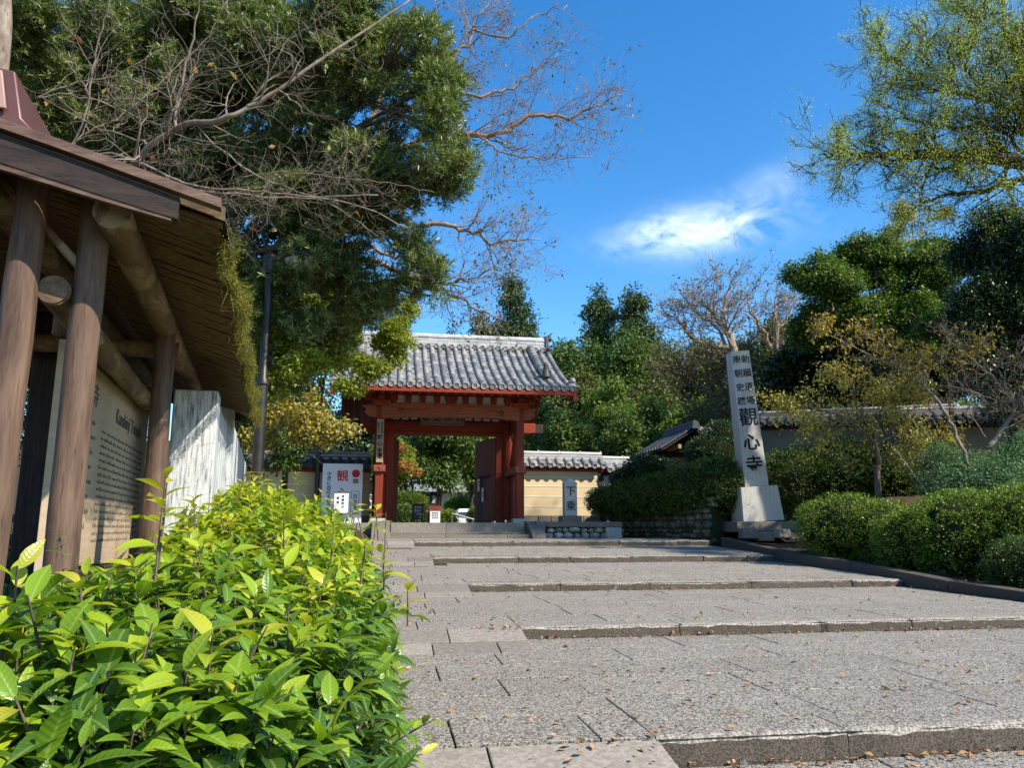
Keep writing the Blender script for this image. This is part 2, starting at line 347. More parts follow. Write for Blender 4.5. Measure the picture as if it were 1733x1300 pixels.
# ------------------------------------------------------------------ foliage and branches
T_DIA = (np.array([[0, 0, 0], [.45, -.5, .03], [1, 0, -.1], [.45, .5, .03]], float), np.array([[0, 1, 2, 3]]))
T_FOLD = (np.array([[0, 0, 0], [.42, -.5, .06], [1, 0, -.16], [.42, .5, .06], [.45, 0, -.02]], float), np.array([[0, 1, 2, 4], [0, 4, 2, 3]]))
T_MAPLE = (np.array([[0, 0, 0], [.15, -.5, 0], [.45, -.18, 0], [1, 0, -.1], [.45, .18, 0], [.15, .5, 0]], float), np.array([[0, 1, 2, 3], [0, 3, 4, 5]]))
def hero():
    ts = [0, .07, .2, .38, .56, .73, .88, 1]; ws = [.03, .05, .30, .47, .48, .36, .17, 0]
    v, uv, f = [], [], []
    for t, q in zip(ts, ws):
        z = .10*t-.42*t*t
        for sgn in (-1, 0, 1):
            v.append((t, q*sgn, z+(.06 if sgn else 0)*q*2)); uv.append((t, q*sgn, 0))
    for i in range(len(ts)-1):
        b = i*3; f += [[b, b+3, b+4, b+1], [b+1, b+4, b+5, b+2]]
    return np.array(v, float), np.array(f), np.array(uv, float)
HV, HF, HUV = hero()
def nrm(a): return a/(np.linalg.norm(a, axis=-1, keepdims=True)+1e-9)
def scatter(mb, T, P, D, Nn, L, Wd):
    mb.fol = True
    tv, tf = T[0], T[1]; n = len(P)
    D = nrm(D); S = nrm(np.cross(D, Nn)); U = np.cross(S, D)
    L = np.broadcast_to(L, (n,)); Wd = np.broadcast_to(Wd, (n,))
    V = P[:, None]+tv[None, :, 0, None]*L[:, None, None]*D[:, None]+tv[None, :, 1, None]*Wd[:, None, None]*S[:, None]+tv[None, :, 2, None]*L[:, None, None]*U[:, None]
    F = tf[None]+(np.arange(n)*len(tv))[:, None, None]
    mb.add(V.reshape(-1, 3), F.reshape(-1, tf.shape[1]))
def sph(n): return nrm(rng.normal(size=(n, 3)))
def gapnoise(P, s, seed=0.0):
    x, y, z = P[:, 0]*s+seed, P[:, 1]*s+seed*1.7, P[:, 2]*s-seed
    return (np.sin(x*1.3+1.7*np.sin(y*.9+z*.6))+np.sin(y*1.7+1.3*np.sin(z*1.1+x*.5))+np.sin(z*1.9+1.5*np.sin(x*.8+y*1.2)))/3
def clumps_in(c, R, K, f=(.25, .42), top=.0, flat=.75):     # sub-clumps scattered in an ellipsoid
    u = sph(K); u[:, 2] += top; u = nrm(u); r = rng.uniform(.35, .92, K)**.7
    cc = np.asarray(c)+u*r[:, None]*np.asarray(R)
    rr = rng.uniform(f[0], f[1], K)[:, None]*np.array([1, 1, flat])*np.mean(R)
    return np.concatenate([cc, rr], 1)
def cloud(cl, n, inner=.45):
    wgt = (cl[:, 3]*cl[:, 4])**1.0; i = rng.choice(len(cl), n, p=wgt/wgt.sum()); u = sph(n)
    r = rng.uniform(inner**2, 1.0, n)**.5
    r *= 1+.16*gapnoise(u*3+i[:, None], 1.7)
    return cl[i, :3]+u*r[:, None]*cl[i, 3:6], u
def foliage(mb, cl, n, size, T=T_FOLD, asp=.5, inner=.45, spray=1, sr=0, gap=None, up=.8, droop=.15):
    P, u = cloud(cl, n, inner)
    if gap: k = gapnoise(P, gap[0]) > gap[1]; P, u = P[k], u[k]
    if spray > 1:
        P = np.repeat(P, spray, 0)+rng.normal(size=(len(P)*spray, 3))*sr; u = np.repeat(u, spray, 0)
    n = len(P); D = u*.6+rng.normal(size=(n, 3))*.55; D[:, 2] -= droop
    Nn = u*.5+rng.normal(size=(n, 3))*.45; Nn[:, 2] += up
    L = size*rng.uniform(.65, 1.3, n); scatter(mb, T, P, D, Nn, L, L*asp)
def smooth_path(p, k=4):
    p = np.asarray(p, float); n = len(p)
    if n < 3: return np.linspace(p[0], p[-1], k+1)
    e = np.concatenate([[2*p[0]-p[1]], p, [2*p[-1]-p[-2]]]); out = []
    for i in range(n-1):
        a, b, c, d = e[i:i+4]
        for t in np.arange(k)/k: out.append(.5*((2*b)+(-a+c)*t+(2*a-5*b+4*c-d)*t*t+(-a+3*b-3*c+d)*t**3))
    out.append(p[-1]); return np.array(out)
def grow(mb, tips, p, d, L, r, lv, cfg):
    n = max(3, int(L/cfg.get('seg', .12))); n = min(n, 9); st = L/n; pts = [p]; q = p.copy(); d = vn(d)
    for i in range(n):
        d = vn(d+rng.normal(size=3)*cfg.get('wob', .16)+np.array([0, 0, cfg.get('up', .05)])); q = q+d*st; pts.append(q)
    pts = np.array(pts); rr = np.linspace(r, max(r*.45, cfg.get('rmin', .002)), n+1)
    mb.tube(pts, rr, 6 if r > .02 else (4 if r > .006 else 3), caps=r > .02)
    if lv <= 0: tips.append((pts[-1], d)); tips.append((pts[n//2], d)); return
    kids = cfg.get('kids', 4)
    for j in range(kids+(1 if rng.random() < .5 else 0)):
        t = rng.uniform(.2, 1.0) if j else 1.0; i = min(n, int(t*n)); dd = vn(pts[i]-pts[max(i-1, 0)])
        side = vn(np.cross(dd, rng.normal(size=3))); a = math.radians(rng.uniform(*cfg.get('ang', (22, 55))))
        grow(mb, tips, pts[i], dd*math.cos(a)+side*math.sin(a)*np.array([1, 1, cfg.get('flat', .8)]), L*rng.uniform(.45, .8)*cfg.get('shr', 1), rr[i]*rng.uniform(.5, .75), lv-1, cfg)
def limb(mb, tips, pts, r0, r1, cfg, ntw, L, lv, start=.15):
    p = smooth_path(pts, 5); n = len(p); wob = rng.normal(size=(n, 3))*cfg.get('lw', .02); wob[0] = 0; wob[-1] = 0; p = p+wob
    rr = np.linspace(r0, r1, n); mb.tube(p, rr, 8 if r0 > .03 else 5)
    for i in range(ntw):
        t = rng.uniform(start, 1.0); k = min(n-1, int(t*(n-1))); dd = vn(p[k]-p[max(k-1, 0)] if k else p[1]-p[0])
        side = vn(np.cross(dd, rng.normal(size=3))); a = math.radians(rng.uniform(25, 65))
        grow(mb, tips, p[k], dd*math.cos(a)+side*math.sin(a), L*rng.uniform(.5, 1.1)*(1.15-.5*t), max(rr[k]*.45, .003) if rr[k] < .03 else rr[k]*.35, lv, cfg)
def tipleaves(mb, tips, per, sr, size, T=T_FOLD, asp=.5, frac=1.0, droop=.3):
    P = np.array([t[0] for t in tips]); D = np.array([t[1] for t in tips])
    k = rng.random(len(P)) < frac; P, D = P[k], D[k]
    P = np.repeat(P, per, 0)+rng.normal(size=(len(P)*per, 3))*sr; D = np.repeat(D, per, 0)
    n = len(P); D = D*.5+rng.normal(size=(n, 3))*.6; D[:, 2] -= droop
    Nn = rng.normal(size=(n, 3))*.5; Nn[:, 2] += .8; L = size*rng.uniform(.6, 1.3, n); scatter(mb, T, P, D, Nn, L, L*asp)
def trunk(mb, base, top, r, cl=None, nb=10, lean=.1):
    base = np.asarray(base, float); top = np.asarray(top, float); m = (base+top)/2+rng.normal(size=3)*lean*np.array([1, 1, 0])
    p = smooth_path([base, m, top], 6); mb.tube(p, np.linspace(r*1.25, r*.25, len(p)), 8)
    if cl is not None:
        for k in rng.choice(len(cl), min(nb, len(cl)), replace=False):
            i = rng.integers(len(p)//3, len(p)-1); c = cl[k, :3]; mid = (p[i]+c)/2+np.array([0, 0, -.05])*np.linalg.norm(c-p[i])
            q = smooth_path([p[i], mid, c], 4); mb.tube(q, np.linspace(r*.4, r*.08, len(q)), 5)

# ------------------------------------------------------------------ lettering
def text_mesh(chars, origin, right, up, size, step, mat, parent, name='lettering', bold=0.008, vertical=True, depth=.004, align='CENTER'):
    """chars set one under the other (vertical) or as one line; every glyph lies on the plane origin/right/up"""
    mb_v, mb_f, n = [], [], 0; right = vn(right); up = vn(up); out = np.cross(right, up)
    items = [(c, i) for i, c in enumerate(chars)] if vertical else [(chars, 0)]
    for c, i in items:
        if c == ' ': continue
        cu = bpy.data.curves.new('glyph', 'FONT'); cu.body = c; cu.size = size; cu.align_x = align; cu.align_y = 'CENTER'; cu.offset = bold*size; cu.extrude = depth; cu.resolution_u = 2
        ob = bpy.data.objects.new('glyph', cu); C.objects.link(ob); dg = bpy.context.evaluated_depsgraph_get(); dg.update()
        me = ob.evaluated_get(dg).to_mesh()
        v = np.array([x.co[:] for x in me.vertices]).reshape(-1, 3); fs = [list(p.vertices) for p in me.polygons]
        ob.evaluated_get(dg).to_mesh_clear(); bpy.data.objects.remove(ob); bpy.data.curves.remove(cu)
        if not len(v): continue
        if vertical: v[:, 1] -= v[:, 1].mean()*0+0
        q = np.asarray(origin)+v[:, 0:1]*right+(v[:, 1:2]-i*step)*up+v[:, 2:3]*out
        mb_v.append(q); mb_f += [[a+n for a in f] for f in fs]; n += len(q)
    if not mb_v: return None
    mb = MB(); mb.addm(np.concatenate(mb_v), mb_f); return mb.obj(name, mat, parent)
# ------------------------------------------------------------------ terrain
STEPS = [(3.0, -1.12, -1.23, 2.3), (3.72, -.97, -1.105, 1.30), (7.05, -.86, -.968, 1.22), (10.5, -.72, -.825, 1.10), (14.3, -.50, -.615, .85), (17.2, -.262, -.375, .62)]
PATHX = 7.5; GY = 18.9; GZ = .15
def tread(y):
    ys = [-2.0, 2.999]; zs = [-1.27, -1.23]
    for i, (sy, zt, zb, xs) in enumerate(STEPS):
        if i: ys.append(sy-1e-3); zs.append(zb)
        ys.append(sy); zs.append(zt)
    ys += [18.9, 40]; zs += [-.185, -.185]
    return np.interp(y, ys, zs)
def ramp_z(y):          # the smooth strip on the left where barrows go up
    z = tread(y)
    for sy, zt, zb, xs in STEPS[1:]:
        k = np.clip((y-(sy-.75))/.75, 0, 1)*(y < sy); z = np.where(k > 0, zb+(zt-zb)*k, z)
    k = np.clip((y-2.0)/1.0, 0, 1)*(y < 3.0)
    return np.where(k > 0, -1.23+.11*k, z)
def gauss(x, c, s): return np.exp(-((x-c)/s)**2)
def ground_z(x, y):
    x = np.asarray(x, float); y = np.asarray(y, float)
    pz = tread(y)-.10
    bank = -.34+.035*np.clip(y-3, 0, 12)+.03*np.clip(-x-1, 0, 20)
    left = np.clip((-x-.15)/.7, 0, 1)
    z = pz*(1-left)+bank*left
    rt = np.clip((x-7.55)/.5, 0, 1); zr = pz+.16+.05*np.clip(x-7.7, 0, 30)
    zr = np.where(y > 12, zr+.0*x, zr)
    z = np.where(x > 7.5, pz*(1-rt)+zr*rt, z)
    terr = np.clip((x-10.2)/.5, 0, 1)*np.clip((y-15.0)/.5, 0, 1); z = z+terr*.9*(y < 60)
    terr2 = np.clip((y-20.4)/.6, 0, 1)*(x > 6.2)*np.clip((x-6.2)/.8, 0, 1); z = np.where(terr2 > 0, np.maximum(z, z*(1-terr2)+terr2*1.0), z)
    inside = (y > 21.4); z = np.where(inside & (x < 6.5), .10, z)
    hill = np.clip((y-44+.12*x)/60, 0, 1)**1.2*15*(.75+.25*gauss(x, 14, 26))
    return z+hill+.35*np.clip((x-16)/18, 0, 1)*np.clip(y-10, 0, 30)*.35
mb = MB()
xs = np.concatenate([np.linspace(-260, -30, 20), np.linspace(-28, -2, 22), np.linspace(-1.6, 11, 85), np.linspace(11.5, 40, 40), np.linspace(45, 300, 25)])
ys = np.concatenate([np.linspace(-40, -1, 12), np.linspace(-.5, 24, 130), np.linspace(24.5, 120, 60), np.linspace(130, 420, 20)])
X, Yg = np.meshgrid(xs, ys); Z = ground_z(X, Yg)
Z = Z+np.where((X < -.9) | (X > 7.6), .02*np.sin(X*5+Yg*3)+.02*np.sin(X*2.1-Yg*4.3), 0)
nx, ny = len(xs), len(ys); i = np.arange(ny-1)[:, None]*nx+np.arange(nx-1)[None]
mb.add(np.stack([X, Yg, Z], -1).reshape(-1, 3), np.stack([i, i+1, i+nx+1, i+nx], -1).reshape(-1, 4))
struct(mb.obj('ground', M['soil'], smooth=True))
# joint bed, then slabs laid row by row on every tread
bed = MB(); slab = MB(); patch = MB()
def slab_quad(mbx, x0, x1, y0, y1, zf, skew=0):
    g = .0055; b = .006; jz = rng.normal()*.0008
    gy_ = g*2.4; c = [(x0+g, y0+gy_), (x1-g, y0+gy_), (x1-g+skew, y1-gy_), (x0+g+skew, y1-gy_)]
    i2 = [(x0+g+b, y0+gy_+b), (x1-g-b, y0+gy_+b), (x1-g-b+skew, y1-gy_-b), (x0+g+b+skew, y1-gy_-b)]
    k = rng.normal(size=4)*.0012
    v = [(x, y, float(zf(x, y))-.020+jz) for x, y in c]+[(x, y, float(zf(x, y))-.003+jz+k[n]) for n, (x, y) in enumerate(c)]+[(x, y, float(zf(x, y))+jz+k[n]) for n, (x, y) in enumerate(i2)]
    f = [[8, 9, 10, 11]]
    for n in range(4): m = (n+1) % 4; f += [[n, m, 4+m, 4+n], [4+n, 4+m, 8+m, 8+n]]
    mbx.add(v, f)
for s in range(-1, len(STEPS)):
    y0 = STEPS[s][0] if s >= 0 else -1.2; y1 = STEPS[s+1][0] if s+1 < len(STEPS) else GY-.6
    xs0 = STEPS[s][3] if s >= 0 else 1.3
    z0 = float(tread(y0+1e-4)); z1 = float(tread(y1-2e-3))
    zf = lambda x, y, y0=y0, y1=y1, z0=z0, z1=z1: z0+(z1-z0)*(y-y0)/(y1-y0)
    bed.add([(-.6, y0, z0-.014), (PATHX, y0, z0-.014), (PATHX, y1, z1-.014), (-.6, y1, z1-.014)], [[0, 1, 2, 3]])
    ya = y0+(.31 if s >= 0 else 0); nr = max(1, round((y1-ya)/rng.uniform(.50, .58))); rows = np.linspace(ya, y1, nr+1)
    xl = (1.3 if s == 0 else xs0) if s >= 0 else 1.3
    for r in range(nr):
        x = xl-rng.uniform(0, .4)*(r > 0)
        while x < PATHX-.05:
            x2 = min(PATHX-.02, x+rng.uniform(.75, 1.5)); x2 = PATHX-.02 if PATHX-x2 < .4 else x2
            slab_quad(slab, x, x2, rows[r], rows[r+1], zf, 0); x = x2
    # left strip
    xe = STEPS[s+1][3] if s+1 < len(STEPS) else .62
    zr = lambda x, y: float(ramp_z(np.array(y)))
    
    yy = y0
    cuts = [y0]+list(np.linspace(y0, y1-.75, max(2, round((y1-.75-y0)/.55)+1)))[1:]+[y1-.42, y1]
    if y1-y0 < 1.2: cuts = [y0, y1]
    for a, b in zip(cuts[:-1], cuts[1:]):
        last = b > y1-.5
        x = -.55; xend = xe if last else xl
        while x < xend-.02:
            x2 = min(xend, x+(rng.uniform(.42, .62) if last else rng.uniform(.6, 1.1)));
            if xend-x2 < .25: x2 = xend
            slab_quad(patch if last and rng.random() < .75 else slab, x, x2, a, b, zr); x = x2
struct(bed.obj('path', M['joint']))
struct(slab.obj('pavement', M['pave'], sharp=8)); struct(patch.obj('pavement', M['pave_smooth'], sharp=8))
# bedding below the left strip, following it
lb = MB(); yy = np.unique(np.concatenate([np.linspace(-1.2, GY-.6, 120), [s[0]-.001 for s in STEPS], [s[0] for s in STEPS]])); zz = ramp_z(yy)-.02
v = np.concatenate([np.stack([np.full_like(yy, -.6), yy, zz], 1), np.stack([np.full_like(yy, .6), yy, zz], 1)]); n = len(yy); i = np.arange(n-1)
lb.add(v, np.stack([i, n+i, n+i+1, i+1], 1)); struct(lb.obj('path', M['joint']))
def kerb_row(x0, x1, y, zt, zb):
    kb = MB(); x = x0
    while x < x1-.05:
        x2 = min(x1, x+rng.uniform(.95, 1.65)); x2 = x1 if x1-x2 < .45 else x2
        dz = rng.normal()*.0012; dy = rng.normal()*.006
        n = 17; xs_ = np.linspace(x+.004, x2-.004, n); wf = rng.normal(size=n)*.006; wt = rng.normal(size=n)*.0025
        prof = []
        for k in range(n):
            e = .010 if k in (0, n-1) else 0
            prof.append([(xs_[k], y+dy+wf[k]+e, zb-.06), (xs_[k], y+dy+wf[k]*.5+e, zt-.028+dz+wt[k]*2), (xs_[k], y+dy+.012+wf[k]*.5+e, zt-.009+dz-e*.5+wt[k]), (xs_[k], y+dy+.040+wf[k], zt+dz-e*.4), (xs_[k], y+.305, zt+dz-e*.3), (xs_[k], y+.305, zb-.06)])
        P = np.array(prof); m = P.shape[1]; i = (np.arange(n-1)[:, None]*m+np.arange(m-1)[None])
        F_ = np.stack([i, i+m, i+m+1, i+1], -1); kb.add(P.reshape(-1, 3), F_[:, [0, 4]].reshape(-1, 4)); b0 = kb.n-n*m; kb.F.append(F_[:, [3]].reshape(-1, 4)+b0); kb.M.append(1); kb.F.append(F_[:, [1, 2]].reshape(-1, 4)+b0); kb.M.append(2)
        b = kb.n-n*m; kb.F.append(np.array([[b+j for j in range(m)]])); kb.M.append(0); kb.F.append(np.array([[b+(n-1)*m+j for j in range(m-1, -1, -1)]])); kb.M.append(0)
        x = x2
    return kb
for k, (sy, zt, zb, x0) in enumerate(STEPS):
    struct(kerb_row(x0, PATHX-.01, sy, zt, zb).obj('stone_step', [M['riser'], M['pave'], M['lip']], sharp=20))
# kerb on the right side of the path
ck = MB(); y = -1.0
kys = [-1, 1.2, 3.0, 5.2, 7.4, 9.6, 11.8, 14.0, 15.4, 16.75]
def kerb_top(y): return float(np.interp(y, [-1, 3, 7.8, 9.1, 11.5, 14.7, 16.7], [-1.05, -.95, -.75, -.72, -.55, -.38, -.19]))
for a, b in zip(kys[:-1], kys[1:]):
    za, zb_ = kerb_top(a), kerb_top(b)
    ck.add([(7.5, a+.006, za-.5), (7.74, a+.006, za-.5), (7.74, b-.006, zb_-.5), (7.5, b-.006, zb_-.5), (7.5, a+.006, za), (7.74, a+.006, za), (7.74, b-.006, zb_), (7.5, b-.006, zb_)],
           [[0, 3, 2, 1], [4, 5, 6, 7], [0, 1, 5, 4], [1, 2, 6, 5], [2, 3, 7, 6], [3, 0, 4, 7]])
struct(ck.obj('kerb', M['riser'], bevel=.012))  # dark riser colour stands in for shadow along the kerb
# gate terrace and its steps
tb = MB()
def stone_row(mbx, x0, x1, y0, y1, z0, z1, l=(1.1, 1.7)):
    x = x0
    while x < x1-.05:
        x2 = min(x1, x+rng.uniform(*l)); x2 = x1 if x1-x2 < .4 else x2
        mbx.bb(x+.003, x2-.003, y0+rng.normal()*.003, y1, z0, z1+rng.normal()*.002); x = x2
stone_row(tb, .05, 3.45, GY-.30, GY+.10, -.35, -.075); stone_row(tb, .05, 3.45, GY-.62, GY-.32, -.45, -.135)
struct(tb.obj('stone_step', M['kerb'], bevel=.012))
tb = MB(); stone_row(tb, .12, 3.40, GY+.02, GY+.45, -.3, GZ); stone_row(tb, -1.2, 4.6, GY+.46, 25.5, -.3, GZ-.004, (1.2, 1.8))
struct(tb.obj('pavement', M['pave_smooth'], bevel=.01))
tb = MB()     # sloping cheek stones either side of the gate steps
for x0, x1 in ((-.32, .10), (3.42, 3.74)):
    tb.poly([(x0, GY-.85, -.24), (x0, GY-.78, -.14), (x0, GY+.0, GZ+.035), (x0, GY+.5, GZ+.035), (x0, GY+.5, -.4), (x0, GY-.85, -.4)], (0, 0, 0), (x1-x0, 0, 0))
struct(tb.obj('kerb', M['kerb'], bevel=.012))
inner = MB(); inner.bb(-12, 16, 25.51, 60, -.2, GZ-.02)
struct(inner.obj('pavement', plain('gravel_yard', (.34, .31, .27), .9, .2, 20, .2, .4)))

# ------------------------------------------------------------------ tile roofs
def tile_slope(R, O, U, Dn, width, run, ze, zr, sp=.213, rad=.072, tile=.30, pan=.21, curve=.28, first=.1, discs=True, skip=None, up=0.0):
    """R: dict of MBs round/pan/disc. O ridge-line start (z ignored), U along ridge, Dn outwards-down (horizontal)."""
    O = np.asarray(O, float); U = vn(U); Dn = vn(Dn); Zv = np.array([0, 0, 1.])
    def prof(s, u):    # s 0 eave, 1 ridge
        e = up*(abs(u/width-.5)*2)**3*(1-s)
        return np.array([O[0], O[1], 0])+U*u+Dn*run*(1-s)+Zv*(ze+(zr-ze)*((1-curve)*s+curve*s*s)+e)
    slope_len = math.hypot(run, zr-ze); nr = int((width-2*first)/sp)+1; sp = (width-2*first)/(nr-1)
    nt_ = max(2, round(slope_len/tile)); npn = max(3, round(slope_len/pan))
    ang = np.linspace(0, math.pi, 7)
    for i in range(nr):
        u = first+i*sp
        for k in range(nt_):
            s0, s1 = k/nt_-(.0 if k == 0 else .012), (k+1)/nt_
            a, b = prof(s0, u), prof(s1, u); d = vn(b-a); nn = vn(np.cross(U, d)); nn = nn if nn[2] > 0 else -nn
            j = rng.normal()*.003; r0, r1 = rad*1.04, rad*.92
            v = [a+U*(math.cos(t)*r0+j)+nn*(math.sin(t)*r0+.012) for t in ang]+[b+U*(math.cos(t)*r1+j)+nn*(math.sin(t)*r1+.012) for t in ang]
            f = [[q, q+1, q+8, q+7] for q in range(6)]
            R['round'].add(v, f); R['round'].addm([a+U*(math.cos(t)*r0*.9)+nn*(math.sin(t)*r0*.9+.012) for t in ang]+[a+U*(math.cos(t)*r0+j)+nn*(math.sin(t)*r0+.012) for t in ang], [[q, q+1, q+8, q+7] for q in range(6)])
        if discs:
            a = prof(0, u)+Zv*.012; b = prof(.03, u); d = vn(a-b+np.array([0, 0, .05])); d = vn(Dn+np.array([0, 0, -.15]))
            c = a+Zv*.004
            R['disc'].lathe([(rad*1.12, -.03), (rad*1.12, .022), (rad*1.02, .028), (rad*.80, .022), (rad*.74, .006), (rad*.30, .006), (rad*.22, .016)], c, d, 16)
        if i < nr-1:
            for k in range(npn):
                s0, s1 = k/npn-(.0 if k == 0 else .03/slope_len*.6), (k+1)/npn; lift = .022
                v = []
                for s, h in ((s0, lift), (s1, 0.0)):
                    for q in np.linspace(0, 1, 5):
                        p = prof(s, u+sp*q); v.append(p+Zv*(h+.03*(4*(q-.5)**2)-.012))
                for q in np.linspace(0, 1, 5): v.append(prof(s0, u+sp*q)+Zv*(.03*(4*(q-.5)**2)-.02))
                R['pan'].add(v, [[q, q+1, q+6, q+5] for q in range(4)]+[[q+10, q+11, q+1, q] for q in range(4)])
    return prof
def roofset(): return dict(round=MB(), pan=MB(), disc=MB())
def put_roof(R, parent, mat):
    R['round'].obj('round_tiles', mat, parent, smooth=False); R['pan'].obj('flat_tiles', mat, parent)
    if R['disc'].V: R['disc'].obj('eave_tile_ends', mat, parent)

# ------------------------------------------------------------------ temple gate
GX0, GX1 = -.20, 3.42; gy = 19.9; my = 21.7
gate = thing('temple_gate', 'vermilion wooden temple gate with grey tiled gable roof at the top of the steps', 'gate', ((GX0+GX1)/2, my, GZ))
p = MB()
def post(name, x, y, wd, z1, z0=GZ, mat='redwood'):
    m = MB(); m.bb(x-wd/2, x+wd/2, y-wd/2, y+wd/2, z0+.10, z1); o = m.obj(name, M[mat], gate, bevel=.02, seg=1)
    b = MB(); b.box((x, y, z0+.05), (wd*1.9, wd*1.9, .12), taper=.9); b.obj('post_base', M['granite_grey'], o, bevel=.015)
    return o
for x in (GX0, GX1):
    post('front_post', x, gy, .215, 3.12)
    pm = MB(); pm.lathe([(.19, 0), (.19, 3.7)], (x, my, GZ+.1), n=20); pm.obj('main_post', M['redwood'], gate, smooth=False)
    post('rear_post', x, 2*my-gy, .215, 3.12)
# nuki noses with carved white tips on the front posts
for x, sg in ((GX0, -1), (GX1, 1)):
    m = MB(); m.bb(x-.16, x+.16, gy-.15, my, 1.42, 1.60); m.obj('penetrating_beam', M['redwood'], gate, bevel=.01)
    m = MB(); m.box((x, gy-.165, 1.51), (.27, .05, .15)); m.tube([(x-.07, gy-.2, 1.48), (x-.02, gy-.2, 1.55), (x+.03, gy-.2, 1.49), (x+.08, gy-.2, 1.53)], .012, 5); m.obj('beam_nose', M['beamwood'], gate, bevel=.02)
# rainbow beam (koryo) slightly arched, with carved swirls, and the beams stacked on it
m = MB(); n = 24; xs_ = np.linspace(GX0+.02, GX1-.02, n); t = np.linspace(-1, 1, n); zb_ = 2.79+.08*(1-t**4); zt_ = 3.20+.02*(1-t**2)
pts = [(x, 0, z) for x, z in zip(xs_, zb_)]+[(x, 0, z) for x, z in zip(xs_[::-1], zt_[::-1])]
fl = [[i, i+1, 2*n-2-i, 2*n-1-i] for i in range(n-1)]
v = np.array([(x, gy-.13, z) for x, _, z in pts]+[(x, gy+.13, z) for x, _, z in pts]); k = 2*n
m.addm(v, fl+[[q+k for q in f[::-1]] for f in fl]+[[i, i+k, (i+1) % k+k, (i+1) % k] for i in range(k)]); m.obj('rainbow_beam', M['beamwood'], gate)
for cx, sg in ((GX0+.50, 1), (GX1-.50, -1)):
    m = MB()
    a = np.linspace(0, 4.2*math.pi, 40); r = .075*(1-a/(5*math.pi)); q = np.stack([cx+sg*np.cos(a)*r, np.full(40, gy-.133), 3.00+np.sin(a)*r*.9], 1); m.tube(q, .008, 5)
    m.tube([(cx+sg*.07, gy-.133, 3.0), (cx+sg*.22, gy-.133, 3.06), (cx+sg*.38, gy-.133, 3.01), (cx+sg*.55, gy-.133, 3.06)], [.008, .008, .006, .003], 5)
    m.tube([(cx-sg*.05, gy-.133, 2.92), (cx+sg*.12, gy-.133, 2.93), (cx+sg*.3, gy-.133, 2.96)], [.004, .006, .003], 5)
    m.obj('carved_swirl', M['darkwood'], gate)
m = MB(); m.bb(GX0-.55, GX1+.55, gy-.09, gy+.09, 3.42, 3.58); m.obj('eave_purlin', M['redwood_x'], gate, bevel=.012)
m = MB(); m.bb(GX0, GX1, gy-.02, gy+.02, 3.222, 3.42); m.obj('plaster_strip', M['plaster_w'], gate); m = MB(); m.bb(GX0, GX1, gy-.03, gy+.03, 3.582, 3.93); m.obj('upper_panel', M['redwood_x'], gate)
for i in range(9):
    x = GX0+.32+i*(GX1-GX0-.64)/8; m = MB(); m.box((x, gy-.02, 3.32), (.24 if i == 4 else .13, .15, .195), taper=1.5 if i == 4 else 1.35); m.obj('bearing_block', M['redwood_x'], gate, bevel=.01)
for x, sg in ((GX0, -1), (GX1, 1)):     # bracket arms with carved noses outside the posts
    m = MB(); m.box((x, gy, 3.20), (.36, .34, .16), taper=1.15); m.box((x, gy, 3.35), (.85, .16, .12)); m.box((x, gy, 3.342), (.16, .85, .12)); m.obj('bracket', M['redwood_x'], gate, bevel=.015)
    m = MB(); m.poly([(x+sg*.10, gy-.09, 2.83), (x+sg*.30, gy-.09, 2.86), (x+sg*.42, gy-.09, 2.95), (x+sg*.38, gy-.09, 3.04), (x+sg*.48, gy-.09, 3.14), (x+sg*.10, gy-.09, 3.16)], (0, 0, 0), (0, .18, 0)); m.obj('beam_nose', M['beamwood'], gate, bevel=.01)
# main-post plane: lintel (kabuki), upper panel, plaster gaps
m = MB(); m.bb(GX0-.55, GX1+.75, my-.17, my+.17, 2.70, 2.98); m.obj('lintel', M['redwood_x'], gate, bevel=.015)
m = MB(); m.bb(GX0-.3, GX1+.3, my-.06, my+.06, 2.60, 2.70); m.obj('lower_lintel', M['redwood_x'], gate, bevel=.01)
m = MB(); m.bb(GX0-.3, GX1+.3, my-.04, my+.04, 2.98, 4.6); m.obj('upper_panel', M['redwood_x'], gate)
for i in range(12):
    x = GX0+.4+i*(GX1-GX0-.8)/11
    if 4 <= i <= 7: continue
    m = MB(); m.bb(x-.09, x+.09, my-.09, my-.045, 3.03, 3.13); m.obj('plaster_strip', M['plaster_w'], gate)
m = MB(); m.bb(GX1+.62, GX1+.98, my-.16, my+.16, 2.70, 2.96); m.obj('lintel_end', M['darkwood'], gate, bevel=.02)
